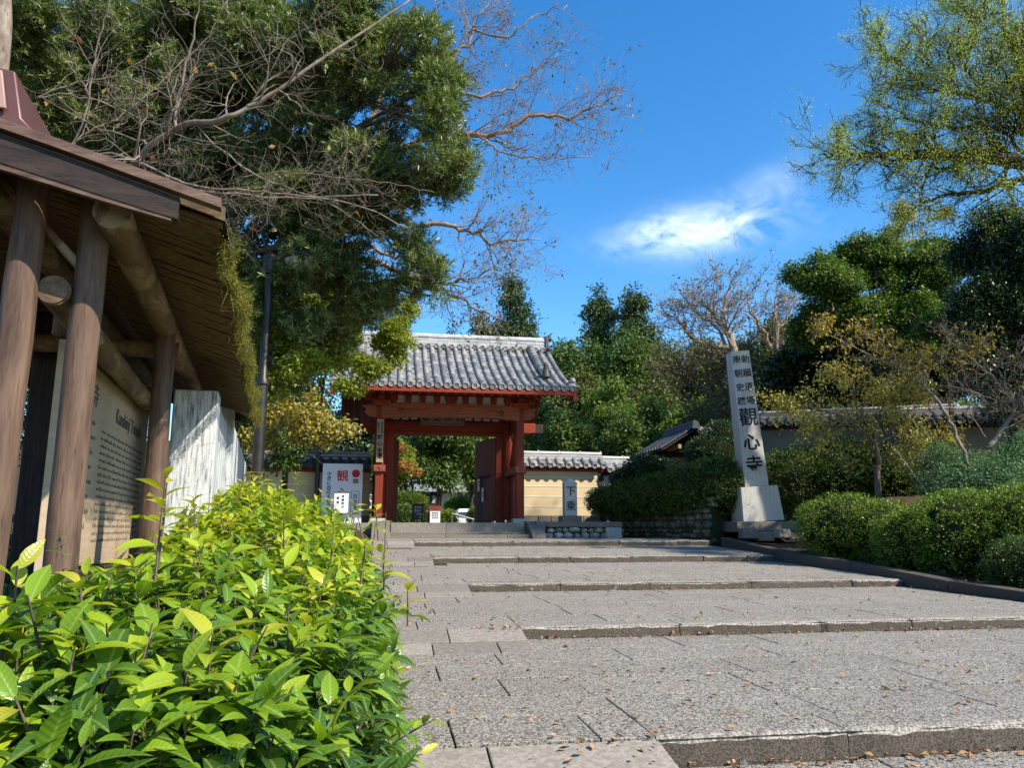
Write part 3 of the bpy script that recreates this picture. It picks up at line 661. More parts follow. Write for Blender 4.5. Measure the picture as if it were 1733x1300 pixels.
# side walls between front and main posts: lattice above, boards below
for x, sg in ((GX0, 1), (GX1, -1)):
    for w_, q0, q1 in ((.03, 2.62, 3.0), (.05, 1.42, 1.56)): m = MB(); m.bb(x-w_, x+w_, gy+.11, my-.19, q0, q1); m.obj('side_rail', M['redwood'], gate)
    m = MB(); L = my-gy-.3; a0 = gy+.15
    for k in range(-9, 16):
        for s2 in (1, -1):
            y0 = a0+k*.11; z0, z1 = 1.56, 2.62; p0 = [x, y0, z0]; p1 = [x, y0+s2*(z1-z0), z1]
            def clip(p0, p1):
                t0, t1 = 0., 1.; dy = p1[1]-p0[1]
                for lo, sgn in ((a0, 1), (a0+L, -1)):
                    if dy*sgn > 0: t0 = max(t0, (lo-p0[1])/dy)
                    else: t1 = min(t1, (lo-p0[1])/dy)
                return (t0, t1) if t1-t0 > .04 else None
            c = clip(p0, p1)
            if c:
                q0 = np.array(p0)+(np.array(p1)-p0)*c[0]; q1 = np.array(p0)+(np.array(p1)-p0)*c[1]
                m.beam(q0+np.array([.007*s2, 0, 0]), q1+np.array([.007*s2, 0, 0]), .025, .012, up=(1, 0, 0))
    m.obj('lattice', M['redwood'], gate)
    m = MB()
    for k in range(6): y0 = my-.95+k*.13; m.bb(x-.02+.002*(k % 2), x+.02+.002*(k % 2), y0, y0+.128, GZ+.08, 1.42)
    m.obj('side_boards', M['redwood'], gate)
    m = MB(); m.bb(x+sg*.24-.13, x+sg*.24+.13, my-.05, my+.05, GZ+.02, 2.60); m.obj('door_jamb', M['redwood'], gate, bevel=.01)
# opened door leaves (grey boards) standing back from the jambs, with battens
for x, sg, ang in ((GX0+.36, 1, 84), (GX1-.36, -1, 72)):
    a = math.radians(ang); d = np.array([sg*math.cos(a), math.sin(a), 0]); nrm_ = np.array([-d[1], d[0], 0])
    m = MB(); rot = np.array([d, nrm_, [0, 0, 1]]).T
    for k in range(7): c = np.array([x, my+.08, 0])+d*(.10+k*.2)+nrm_*.002*(k % 2); m.box((c[0], c[1], 1.40), (.197, .05, 2.36), rot)
    o = m.obj('door', M['redwood'], gate, bevel=.004, seg=1)
    for z in (.55, 1.3, 2.1):
      m = MB(); c = np.array([x, my+.08, z])+d*.7-nrm_*.045*(-sg); m.box(c, (1.4, .05, .10), rot)
      m.obj('door_batten', M['redwood'], o)
# gable walls above lintel ends and rafters
for x in (GX0, GX1): m = MB(); m.poly([(x-.03, gy, 3.2), (x-.03, 2*my-gy, 3.2), (x-.03, my, 4.75)], (0, 0, 0), (.06, 0, 0)); m.obj('gable_panel', M['plaster_w'], gate)
RX0, RX1 = -1.42, 4.66; RUN = 3.1; ZE, ZR = 3.46, 5.16; CV = .30
def gz(s): return ZE+(ZR-ZE)*((1-CV)*s+CV*s*s)
m = MB()
for sg in (-1, 1):
    for i in range(27):
        x = RX0+.14+i*(RX1-RX0-.28)/26; q = [np.array([x, my+sg*RUN*(1-s)*.99, gz(s)-.16]) for s in (0, .25, .55, 1)]
        for a, b in zip(q[:-1], q[1:]): m.beam(a, b, .07, .085)
m.obj('rafters', M['redwood'], gate)
m = MB()
for sg in (-1, 1):
    S = np.linspace(0, 1, 9); v = []
    for off in (-.105, -.045):
        for s in S:
            for x in (RX0+.03, RX1-.03): v.append((x, my+sg*RUN*(1-s)*.985, gz(s)+off))
    f = []
    for k in range(8):
        a = 2*k; f += [[a, a+1, a+3, a+2], [a+18, a+19, a+21, a+20]]
    f += [[0, 1, 19, 18]]+[[2*k, 2*k+2, 2*k+20, 2*k+18] for k in range(8)]+[[2*k+1, 2*k+3, 2*k+21, 2*k+19] for k in range(8)]
    m.add(v, f)
m.obj('roof_boarding', M['redwood_x'], gate)
for sg in (-1, 1):
    m = MB(); m.bb(RX0+.02, RX1-.02, my+sg*(RUN+.0)-.03, my+sg*(RUN+.0)+.03, ZE-.16, ZE-.035); m.obj('eave_fascia', M['redwood_x'], gate, bevel=.006)
    for x, x2 in ((RX0+.0, RX0+.09), (RX1-.09, RX1)):
        m = MB(); S = np.linspace(-.01, 1, 8)
        pts = [(x, my+sg*RUN*(1-s), gz(max(s, 0))-.04) for s in S]+[(x, my+sg*RUN*(1-s), gz(max(s, 0))-.30) for s in S[::-1]]
        v = np.array(pts+[(a+x2-x, b, c) for a, b, c in pts]); kk = 16
        fl = [[i, i+1, 14-i, 15-i] for i in range(7)]; m.addm(v, fl+[[q+kk for q in f[::-1]] for f in fl]+[[i, i+kk, (i+1) % kk+kk, (i+1) % kk] for i in range(kk)])
        m.obj('bargeboard', M['redwood'], gate)
R = roofset()
for sg in (-1, 1): tile_slope(R, (RX0, my, 0), (1, 0, 0), (0, sg, 0), RX1-RX0, RUN+.04, ZE, ZR, curve=CV, sp=.218, rad=.07)
put_roof(R, gate, M['tile'])
# main ridge: stacked courses, capping tiles, row of discs below
m = MB(); zc = ZR+.02
for k in range(6):
    h = .052; wdt = .24-.016*k+(.03 if k == 5 else 0)
    for j in range(20): x = RX0+.18+j*(RX1-RX0-.36)/20; m.bb(x+.002, x+(RX1-RX0-.36)/20-.002, my-wdt/2-.01*(k % 2), my+wdt/2+.01*(k % 2), zc+k*h, zc+(k+1)*h-.006)
for j in range(21):
    x = RX0+.15+j*(RX1-RX0-.3)/21; a = np.linspace(0, math.pi, 8); L = (RX1-RX0-.3)/21
    v = [(x, my+math.cos(t)*.088, zc+.31+math.sin(t)*.085) for t in a]+[(x+L*.98, my+math.cos(t)*.078, zc+.31+math.sin(t)*.075) for t in a]
    m.add(v, [[q, q+1, q+9, q+8] for q in range(7)]); m.tube([(x+L*.9, my, zc+.37), (x+L*.98, my, zc+.385)], .02, 6)
m.obj('ridge', M['ridge'], gate)
m = MB()
for sg in (-1, 1):
    for j in range(26):
        x = RX0+.25+j*(RX1-RX0-.5)/25; m.lathe([(.07, -.05), (.07, .02), (.058, .024), (.05, .008), (.02, .008)], (x, my+sg*.17, zc-.01), (0, sg, -.1), 14)
m.obj('ridge_discs', M['tile'], gate)
# ridge-end tiles, descending ridges, guardian ornaments
for x, sg in ((RX0+.12, -1), (RX1-.12, 1)):
    m = MB(); m.box((x, my, zc+.17), (.10, .34, .42), taper=.8); m.lathe([(.085, -.10), (.085, .1), (.06, .12), (.05, .1)], (x+sg*.03, my, zc+.36), (1, 0, 0), 14)
    m.tube([(x, my, zc+.40), (x+sg*.10, my, zc+.47), (x+sg*.20, my, zc+.57)], [.035, .03, .012], 8)
    for s2 in (-1, 1): m.tube([(x+sg*.04, my+s2*.17, zc+.05), (x+sg*.06, my+s2*.22, zc+.0), (x+sg*.06, my+s2*.2, zc-.08)], [.05, .045, .03], 8)
    m.obj('ridge_end_tile', M['tile_dark'], gate, bevel=.01)
for x in (RX0+.62, RX1-.62):
    for sg in (-1, 1):
        m = MB(); S = np.linspace(.28, .97, 13)
        for k in range(12):
            a = np.array([x, my+sg*RUN*(1-S[k]), gz(S[k])+.05]); b = np.array([x, my+sg*RUN*(1-S[k+1]), gz(S[k+1])+.05]); sw = .10*(1-k/12)**3
            m.beam(a+[0, 0, .05+sw*.2], b+[0, 0, .05], .20, .13); m.beam(a+[0, 0, .14], b+[0, 0, .14], .165, .045)
            d = vn(b-a); nn = vn(np.cross((1, 0, 0), d)); nn = nn if nn[2] > 0 else -nn; an = np.linspace(0, math.pi, 8)
            m.add([a+np.array([math.cos(t)*.095, 0, 0])+nn*(math.sin(t)*.085+.115) for t in an]+[b+np.array([math.cos(t)*.082, 0, 0])+nn*(math.sin(t)*.07+.11) for t in an], [[q, q+1, q+9, q+8] for q in range(7)])
            m.addm([a+np.array([math.cos(t)*.095, 0, 0])+nn*(math.sin(t)*.085+.115) for t in an], [list(range(8))])
        m.obj('descending_ridge', M['tile'], gate)
        m = MB(); s = .25; c = np.array([x, my+sg*RUN*(1-s), gz(s)])
        m.box(c+[0, 0, .11], (.28, .10, .24), taper=.8); m.lathe([(.11, 0), (.10, .1), (.07, .2), (.085, .26), (.05, .3)], c+[0, sg*.02, .12], n=12)
        m.lathe([(.03, 0), (.062, .03), (.075, .07), (.06, .12), (.02, .15)], c+[0, sg*.02, .38], n=12)
        for s2 in (-1, 1): m.tube([c+[s2*.09, 0, .32], c+[s2*.15, sg*.02, .22], c+[s2*.10, sg*.06, .16]], [.035, .03, .025], 7)
        m.obj('ridge_ornament', M['tile_dark'], gate, bevel=.01)
for x, sg in ((RX0+.10, -1), (RX1-.10, 1)):
    m = MB(); c = np.array([x, my-RUN+.12, ZE+.10])
    m.lathe([(.09, -.08), (.12, -.02), (.10, .06), (.06, .12)], c, n=12); m.lathe([(.02, 0), (.075, .03), (.08, .08), (.05, .13)], c+[sg*.02, -.05, .08], n=12)
    for q in range(5): m.tube([c+[0, 0, .05], c+[math.cos(q*1.3)*.13, math.sin(q*1.3)*.09-.03, .09+.05*(q % 2)]], [.035, .02], 6)
    m.tube([c+[sg*.05, -.05, -.03], c+[sg*.2, -.10, -.02]], [.05, .045], 8); m.obj('corner_ornament', M['tile'], gate)
# name board, plaque, papers
nb_ = thing('name_board', 'tall narrow wooden name board with black characters on the left front post of the gate', 'sign', (GX0, gy-.13, 1.66))
m = MB(); m.bb(GX0-.085, GX0+.085, gy-.165, gy-.135, 1.66, 2.76); m.obj('board', M['boardwood'], nb_, bevel=.004)
yb = gy-.170
text_mesh('観心寺', (GX0-.005, yb, 2.29), (1, 0, 0), (0, 0, 1), .135, .165, M['black'], nb_, bold=.02)
text_mesh('新西国霊場', (GX0+.04, yb, 2.66), (1, 0, 0), (0, 0, 1), .058, .062, M['black'], nb_)
text_mesh('遺跡本山', (GX0-.045, yb, 2.645), (1, 0, 0), (0, 0, 1), .058, .068, M['black'], nb_)
m = MB()
for k in range(7): m.tube([(GX0-.05+.018*k, yb, 1.92-.01*(k % 3)), (GX0-.03+.012*k, yb, 1.83), (GX0-.06+.02*k, yb, 1.74+.015*(k % 2))], [.004, .007, .003], 5)
m.obj('lettering', M['black'], nb_)
pl = thing('gate_plaque', 'old framed wooden plaque hanging under the beam in the middle of the gate', 'plaque', (1.75, my-.25, 2.7))
px0, px1 = .88, 2.11
m = MB(); m.bb(px0+.06, px1-.06, my-.29, my-.25, 2.91, 3.42); m.obj('panel', M['boardwood'], pl)
m = MB(); m.bb(px0, px1, my-.32, my-.24, 2.86, 2.91); m.bb(px0, px1, my-.32, my-.24, 3.42, 3.48); m.bb(px0, px0+.06, my-.32, my-.24, 2.911, 3.419); m.bb(px1-.06, px1, my-.32, my-.24, 2.911, 3.419); m.obj('frame', wood('plaque_frame', (.16, .10, .06), (.34, .24, .15), 'x'), pl, bevel=.008)
text_mesh('遊 逝 岸 滴', ((px0+px1)/2, my-.296, 3.07), (1, 0, 0), (0, 0, 1), .25, 0, M['black'], pl, vertical=False)

# ------------------------------------------------------------------ roofed walls
def tiled_wall(name, label, a, b, z0, zw, lines, mat, roofmat, posts=(), h=.30, over=.34, group=None, thick=.26, footing=.25):
    a = np.array([*a, 0.]); b = np.array([*b, 0.]); L = np.linalg.norm(b-a); u = (b-a)/L; nn = np.array([u[1], -u[0], 0])   # nn: front side
    t = thing(name, label, 'wall', (*((a+b)/2)[:2], z0), group); rot = np.array([u, -nn, [0, 0, 1]]).T
    m = MB(); m.box((*((a+b)/2)[:2], (z0+footing+zw)/2), (L, thick, zw-z0-footing), rot); m.obj('plaster', M[mat], t)
    m = MB(); x = 0
    while x < L-.05:
        l = min(rng.uniform(.35, .7), L-x); c = a+u*(x+l/2); m.box((c[0], c[1], z0+footing/2), (l-.012, thick+.06+rng.uniform(0, .03), footing-.006), rot); x += l
    m.obj('stone_footing', M['kerb'], t, bevel=.015)
    m = MB()
    for z in lines: c = (a+b)/2+nn*(thick/2+.004); m.box((c[0], c[1], z), (L, .012, .022), rot)
    if lines: m.obj('white_lines', M['plaster_w'], t)
    for s in posts:
        m = MB(); c = a+u*s; m.box((c[0], c[1], (z0+zw)/2), (.14, thick+.09, zw-z0), rot); m.obj('post', M['darkwood'], t, bevel=.01)
    m = MB(); c = (a+b)/2; m.box((c[0], c[1], zw+.05), (L, thick+.16, .10), rot); m.box((c[0]+nn[0]*.2, c[1]+nn[1]*.2, zw+.105), (L, .16, .05), rot); m.obj('eave_beam', M['redwood_x'] if mat == 'plaster_t' else M['darkwood'], t)
    R = roofset(); zt = zw+.13+h
    for sg in (1, -1): tile_slope(R, a, u, nn*sg, L, over+thick/2-.05, zw+.13, zt-.03, sp=.235, rad=.068, tile=.25, pan=.2, curve=.15, first=.08, discs=True)
    put_roof(R, t, M[roofmat])
    m = MB(); n = max(2, int(L/.5))
    for k in range(3): c = (a+b)/2; m.box((c[0], c[1], zt-.06+k*.05), (L, .22-.03*k, .044), rot)
    for k in range(n):
        p0 = a+u*(L*k/n); p1 = a+u*(L*(k+1)/n*.998); an = np.linspace(0, math.pi, 7)
        m.add([p0+nn*math.cos(q)*.082+np.array([0, 0, zt+.085+math.sin(q)*.07]) for q in an]+[p1+nn*math.cos(q)*.072+np.array([0, 0, zt+.085+math.sin(q)*.06]) for q in an], [[q, q+1, q+8, q+7] for q in range(6)])
        m.tube([p1+np.array([0, 0, zt+.13]), p1-u*.04+np.array([0, 0, zt+.165])], .03, 6)
    m.obj('ridge', M['ridge' if roofmat == 'tile' else 'tile'], t)
    return t
tiled_wall('roofed_wall', 'tan plaster wall with white lines and tiled coping, right of the gate behind the small stone marker', (3.66, 21.6), (6.15, 21.7), .12, 1.62, (.62, .90, 1.19, 1.45), 'plaster_t', 'tile', posts=(2.42,))
tiled_wall('roofed_wall', 'short paler wall stretch with lower tiled coping between the tan wall and the hedge', (6.18, 21.75), (7.5, 21.85), .12, 1.52, (.75, 1.1), 'plaster_p', 'tile')
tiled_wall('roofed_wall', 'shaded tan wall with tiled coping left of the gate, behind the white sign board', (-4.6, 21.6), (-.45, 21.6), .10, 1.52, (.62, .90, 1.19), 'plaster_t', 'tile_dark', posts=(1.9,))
# plinth of stones with the small marker
pn = thing('stone_plinth', 'low plinth of rounded stones with flat coping slabs, right of the gate steps', 'plinth', (4.7, 19.2, -.2))
X0, X1, YF = 3.92, 5.82, 18.75
m = MB(); m.bb(X0+.03, X1-.03, YF+.06, 20.2, -.4, .04); m.obj('core', M['joint'], pn)
m = MB(); stone_row(m, X0-.04, X1, YF-.02, YF+.42, .045, .18, (.7, 1.1)); stone_row(m, X0, X1, YF+.43, 20.2, .045, .172, (.7, 1.1)); m.bb(X0-.30, X0-.05, YF-.02, YF+.5, -.3, .18); m.obj('coping_slabs', M['kerb'], pn, bevel=.014)
def cobbles(mbx, O, U, Nn, width, height, r0=(.09, .17), depth=.09):
    O = np.asarray(O, float); U = vn(U); Nn = vn(Nn); z = 0; import_n = 0
    while z < height-.03:
        h = rng.uniform(*r0)*1.15; x = rng.uniform(-.1, 0)
        while x < width:
            l = rng.uniform(*r0)*1.6; a = np.linspace(0, 2*math.pi, 9)[:-1]+rng.uniform(0, .5); hh = min(h, height-z)
            c = O+U*(x+l/2)+np.array([0, 0, z+hh/2+rng.normal()*.008]); rr = rng.uniform(.85, 1.06, 8)
            o1 = [c+U*math.cos(t)*l*.53*q+np.array([0, 0, math.sin(t)*hh*.54*q]) for t, q in zip(a, rr)]
            o2 = [c+U*math.cos(t)*l*.40*q+np.array([0, 0, math.sin(t)*hh*.41*q])+Nn*depth*.75 for t, q in zip(a, rr)]
            o3 = [c+U*math.cos(t)*l*.20*q+np.array([0, 0, math.sin(t)*hh*.2*q])+Nn*depth*rng.uniform(.9, 1.1) for t, q in zip(a, rr)]
            k = mbx.n; mbx.add(o1+o2+o3, [[i, (i+1) % 8, 8+(i+1) % 8, 8+i] for i in range(8)]+[[8+i, 8+(i+1) % 8, 16+(i+1) % 8, 16+i] for i in range(8)])
            mbx.F.append(np.array([[k+16+i for i in range(8)]])); mbx.M.append(0); x += l
        z += h*.93
m = MB(); cobbles(m, (X0, YF+.07, -.25), (1, 0, 0), (0, -1, 0), X1-X0-.35, .29, (.10, .20)); m.obj('rounded_stones', M['cobble'], pn, smooth=True); m = MB(); cobbles(m, (X1-.03, YF+.1, -.25), (0, 1, 0), (1, 0, 0), 1.2, .29, (.1, .16)); m.obj('rounded_stones', M['cobble'], pn, smooth=True)
m = MB(); m.bb(X1-.42, X1-.02, YF-.01, YF+.2, -.3, .04); m.obj('corner_stone', M['granite_grey'], pn, bevel=.02)
mk = thing('stone_marker', 'small pointed grey stone marker carved with two characters on the plinth by the tan wall', 'stone marker', (4.63, 19.35, .18))
mx, myy, hw = 4.63, 19.35, .165
m = MB(); m.box((mx, myy, .25), (.52, .42, .16)); m.obj('base_stone', M['kerb'], mk, bevel=.02)
m = MB(); m.bb(mx-hw, mx+hw, myy-.12, myy+.12, .33, 1.10)
m.addm([(mx-hw, myy-.12, 1.10), (mx+hw, myy-.12, 1.10), (mx+hw, myy+.12, 1.10), (mx-hw, myy+.12, 1.10), (mx-hw-.005, myy-.125, 1.16), (mx+hw+.005, myy-.125, 1.16), (mx+hw+.005, myy+.125, 1.16), (mx-hw-.005, myy+.125, 1.16), (mx, myy, 1.29)], [[0, 1, 5, 4], [1, 2, 6, 5], [2, 3, 7, 6], [3, 0, 4, 7], [4, 5, 8], [5, 6, 8], [6, 7, 8], [7, 4, 8]]); m.obj('pillar', M['granite_grey'], mk, bevel=.008)
text_mesh('下', (mx, myy-.123, .93), (1, 0, 0), (0, 0, 1), .27, 0, M['black'], mk); text_mesh('乗', (mx, myy-.123, .56), (1, 0, 0), (0, 0, 1), .27, 0, M['black'], mk)

# ------------------------------------------------------------------ tall inscribed pillar (leans a little to the left)
PB = WY(1283, 892, 17.0); K_ = 1.133; bz = PB[2]
pil = thing('stone_pillar', 'tall square inscribed granite pillar on a battered block, leaning slightly left beside the kerb', 'stone pillar', tuple(PB))
th = math.radians(-7); ux = np.array([math.cos(th), math.sin(th), 0]); uy = np.array([-ux[1], ux[0], 0]); rot = np.array([ux, uy, [0, 0, 1]]).T
lean = math.radians(3.6); lr = np.array([[math.cos(lean), 0, -math.sin(lean)], [0, 1, 0], [math.sin(lean), 0, math.cos(lean)]])
R2 = rot@lr
m = MB(); m.box(PB+[0, 0, .0], (1.40, 1.2, .24), rot); m.obj('plinth_slab', M['kerb'], pil, bevel=.02)
m = MB(); m.box(PB+R2@np.array([0, 0, .12+.40]), (.95, .85, .79), R2, taper=.91); m.obj('block', M['granite'], pil, bevel=.01)
H = 3.24; m = MB(); bc = PB+R2@np.array([0, 0, .92])
m.box(bc+R2@np.array([0, 0, H/2]), (.56, .50, H), R2, taper=.79); m.obj('pillar_shaft', M['granite'], pil, bevel=.008)
o_ = PB+R2@np.array([0, 0, .92]); rr_, uu_ = R2[:, 0], R2[:, 2]
def on(x, z): return o_+R2@np.array([x, -(.25-.0525*z/H)-.004, z])
R3u = vn(R2@np.array([0, .0162, 1])) 
for s_, col, top, sz, stp in (('勅願道場', .105, H-.225, .212, .334), ('南朝史蹟', -.108, H-.225, .208, .338)): text_mesh(s_, on(col, top), rr_, R3u, sz, stp, M['black'], pil, bold=.010)
text_mesh('觀', on(.0, H-1.64), rr_, R3u, .455, .4, M['black'], pil, bold=.012); text_mesh('心', on(.0, H-2.23), rr_, R3u, .41, .4, M['black'], pil, bold=.022); text_mesh('寺', on(0, H-2.75), rr_, R3u, .41, .4, M['black'], pil, bold=.018)

# ------------------------------------------------------------------ retaining walls
rw = thing('retaining_wall', 'dark mossy cobble retaining wall under the clipped hedge, between marker and tall pillar', 'wall', (6.8, 17.5, -.2))
a = np.array([6.05, 20.6, -.35]); b = np.array([7.50, 17.35, -.35]); u = vn(b-a); L = np.linalg.norm(b-a); nn = np.array([u[1], -u[0], 0]); nn = -nn if nn[0] > 0 else nn
m = MB(); m.box((a+b)/2+[0, 0, .55]-nn*.25, (L, .5, 1.1), np.array([u, -nn, [0, 0, 1]]).T); m.obj('core', M['joint'], rw)
m = MB(); cobbles(m, a, u, nn, L, 1.12, (.10, .2), .10); m.obj('cobbles', M['cobble_dark'], rw, smooth=True)
rw = thing('retaining_wall', 'dark stone retaining wall behind the tall pillar and the small cherry tree', 'wall', (9.5, 14.6, -.2))
a = np.array([8.3, 18.0, -.35]); b = np.array([14.2, 15.8, -.10]); u = vn(b-a); L = np.linalg.norm(b-a); nn = vn(np.array([u[1], -u[0], 0])); nn = -nn if nn[1] > 0 else nn
m = MB(); m.box((a+b)/2+[0, 0, .55]-nn*.3, (L, .5, 1.25), np.array([u, -nn, [0, 0, 1]]).T); m.obj('core', M['joint'], rw)
m = MB(); cobbles(m, a, u, nn, L, 1.2, (.14, .26), .12); m.obj('boulders', M['cobble_dark'], rw, smooth=True)
bs = thing('edging_stones', 'row of rough low edging stones in front of the tall pillar base', 'edging', (8.0, 16.2, -.2))
m = MB()
for k in range(7):
    c = WY(1266+k*27, 901+5*(k % 2), 16.2-.05*k); m.box(c+[0, 0, -.03], (rng.uniform(.34, .46), .3, rng.uniform(.16, .26)), rot, taper=rng.uniform(.75, .95))
m.obj('stones', M['kerb'], bs, bevel=.03)

# ------------------------------------------------------------------ upper right roofed walls and side gate
# built facing the camera side; ground there is about one metre up
tiled_wall('roofed_wall', 'long shaded plaster wall with dark tiled coping running uphill behind the tall pillar', (10.36, 21.3), (15.5, 18.8), .9, 2.85, (), 'plaster_shaded', 'tile_dark')
tiled_wall('roofed_wall', 'short shaded wall stretch with dark tiled coping joining the side gate roof', (8.75, 21.9), (10.35, 21.3), .9, 2.42, (), 'plaster_shaded', 'tile_dark')
tiled_wall('roofed_wall', 'shaded plaster wall with dark tiled coping behind the bare cherry branches at right', (13.2, 18.0), (22, 15.2), 1.0, 2.55, (), 'plaster_shaded', 'tile_dark')
sg_ = thing('side_gate', 'small weathered side gate with plank door and dark tiled roof right of the pale wall', 'gate', (8.25, 20.8, 1.0))
m = MB(); m.bb(7.3, 7.85, 21.0, 21.12, .6, 1.98); m.obj('wing_panel', M['plaster_p'], sg_)
m = MB()
for k in range(6): m.bb(7.90+k*.105, 8.0+k*.105, 20.95+.004*(k % 2), 21.02, .6, 2.02)
m.obj('door', M['boardwood'], sg_)
for x in (7.86, 8.62):
    m = MB(); m.bb(x-.06, x+.06, 20.88, 21.08, .6, 2.3); m.obj('post', M['darkwood'], sg_, bevel=.01)
m = MB(); m.bb(7.4, 9.0, 20.85, 21.1, 2.03, 2.16); m.obj('lintel', M['darkwood'], sg_)
for x in (7.86, 8.62): m = MB(); m.beam((x, 19.9, 2.22), (x, 21.8, 2.22), .09, .11); m.obj('beam', M['logs'] if 'logs' in M else M['boardwood'], sg_)
m = MB()
for sg in (-1, 1): m.poly([(8.25, 19.75, 2.66), (8.25, 21.95, 2.66), (8.25+sg*.93, 21.95, 2.09), (8.25+sg*.93, 19.75, 2.09)], (0, 0, 0), (0, 0, .04))
m.obj('roof_boarding', M['darkwood'], sg_)
R = roofset()
for sg in (-1, 1): tile_slope(R, (8.25, 22.0 if sg > 0 else 19.7, 0), (0, -sg, 0), (sg, 0, 0), 2.3, .97, 2.14, 2.74, sp=.23, rad=.05, curve=.1)
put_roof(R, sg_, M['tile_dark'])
m = MB(); m.bb(8.15, 8.35, 19.72, 21.98, 2.72, 2.82); m.tube([(8.25, 19.7, 2.86), (8.25, 21.98, 2.86)], .065, 10); m.box((8.25, 19.68, 2.78), (.22, .08, .18), taper=.7); m.obj('ridge', M['tile_dark'], sg_)
# ------------------------------------------------------------------ notice shelter (local frame: v right, u away along the ridge)
SO = np.array([-1.346, 3.257, 0.]); SU = vn([-.134, .991, 0]); SV = np.array([SU[1], -SU[0], 0]); SR = np.array([SV, SU, [0, 0, 1]]).T
def S(v, u, z): return SO+SV*v+SU*u+np.array([0, 0, z])
sh = thing('notice_shelter', 'rustic log shelter with mossy bark roof and copper ridge cap beside the path', 'shelter', S(0, 1, -.35))
def log(name, a, b, r0, r1, mat, n=20):
    a = np.asarray(a); b = np.asarray(b); k = 10; t = np.linspace(0, 1, k)[:, None]; p_ = a+(b-a)*t+rng.normal(size=(k, 3))*r0*.03
    m = MB(); m.tube(p_, np.linspace(r0, r1, k)*(1+rng.normal(size=k)*.012), n); return m.obj(name, M[mat], sh, smooth=False)
def mottled():
    m = Mat('mottled_log', .7, .25); n = m.noise(6, 6, .65, (1, .5, 1), .8); g = m.noise(4, 6, .6, (12, 1, 12)); b = m.noise(2.2, 5, .7)
    c = m.ramp(g, [(.3, (.085, .048, .022)), (.7, (.19, .12, .06))]); c = m.mix(m.ramp(n, [(.52, (0, 0, 0)), (.58, (.75, .75, .75))]), c, (.30, .235, .135))
    c = m.mix(m.ramp(b, [(.5, (0, 0, 0)), (.7, (.7, .7, .7))]), c, (.06, .038, .02)); m.col(c); m.bump(g, .4, .004); return m.m
M['postwood'] = wood('weathered_post', (.055, .032, .021), (.19, .118, .080), 'z', .65, 3.2, stretch=9, spec=.25)
M['logwood'] = mottled()
M['plank'] = wood('roof_underside', (.045, .025, .012), (.26, .15, .07), 'x', .75, 5, stretch=16)
M['copper'] = plain('oxidised_copper_sheet', (.15, .065, .055), .38, .2, 4, .5, .1, .35)
def groove(o): pass
VR = -.12; RZ = 1.241; ES = .26; EV = .78; U0, U1 = -.75, 4.2       # ridge offset, underside height, slope, half width, gable ends
def rz(q): return RZ-ES*abs(q)-.02*max(0, abs(q)-.3)                   # q measured from the ridge
def Q(q, u, z): return S(VR+q, u, z)
log('front_post', S(.245, -.546, -.5), S(.235, -.546, 1.13), .054, .048, 'postwood')
log('front_post', S(.045, -.60, -.5), S(.055, -.60, 1.16), .056, .049, 'postwood')
log('rear_post', S(.31, .86, -.5), S(.30, .84, 1.0), .054, .049, 'postwood')
log('rear_post', S(-.62, 3.6, -.5), S(-.60, 3.6, 1.05), .055, .05, 'darkwood')
m = MB(); m.box(S(-.30, 1.15, .33), (.13, .13, 1.62), SR); m.obj('square_post', M['darkwood'], sh, bevel=.01)
lg = log('tie_log', S(.14, -.585, .79), S(.075, 1.98, .79), .052, .05, 'logwood')
m = MB(); m.lathe([(.047, 0), (.047, .004), (.03, .006), (.03, .004), (.014, .004), (.014, .007)], S(.14, -.588, .79), -SU, 20); m.obj('end_grain', wood('end_grain', (.08, .05, .03), (.22, .15, .09), 'x', .8, 12, stretch=2), lg)
log('purlin', S(.32, -.71, 1.04), S(.262, 2.8, 1.03), .060, .055, 'logwood')
log('purlin', S(-.56, -.71, 1.04), S(-.56, 4.1, 1.03), .06, .055, 'logwood')
log('ridge_log', S(-.12, -.70, 1.16), S(-.12, 4.1, 1.16), .055, .05, 'logwood')
log('cross_log', S(-.62, .92, .93), S(.36, .92, .93), .045, .045, 'logwood')
m = MB(); m.beam(S(-.10, -.50, 1.22), S(.235, -.50, .86), .03, .115, up=tuple(SU)); m.obj('brace', M['logwood'], sh, bevel=.01)
m = MB(); m.beam(S(-.14, -.52, 1.20), S(-.50, -.52, .90), .03, .1, up=tuple(SU)); m.obj('brace', M['logwood'], sh, bevel=.01)
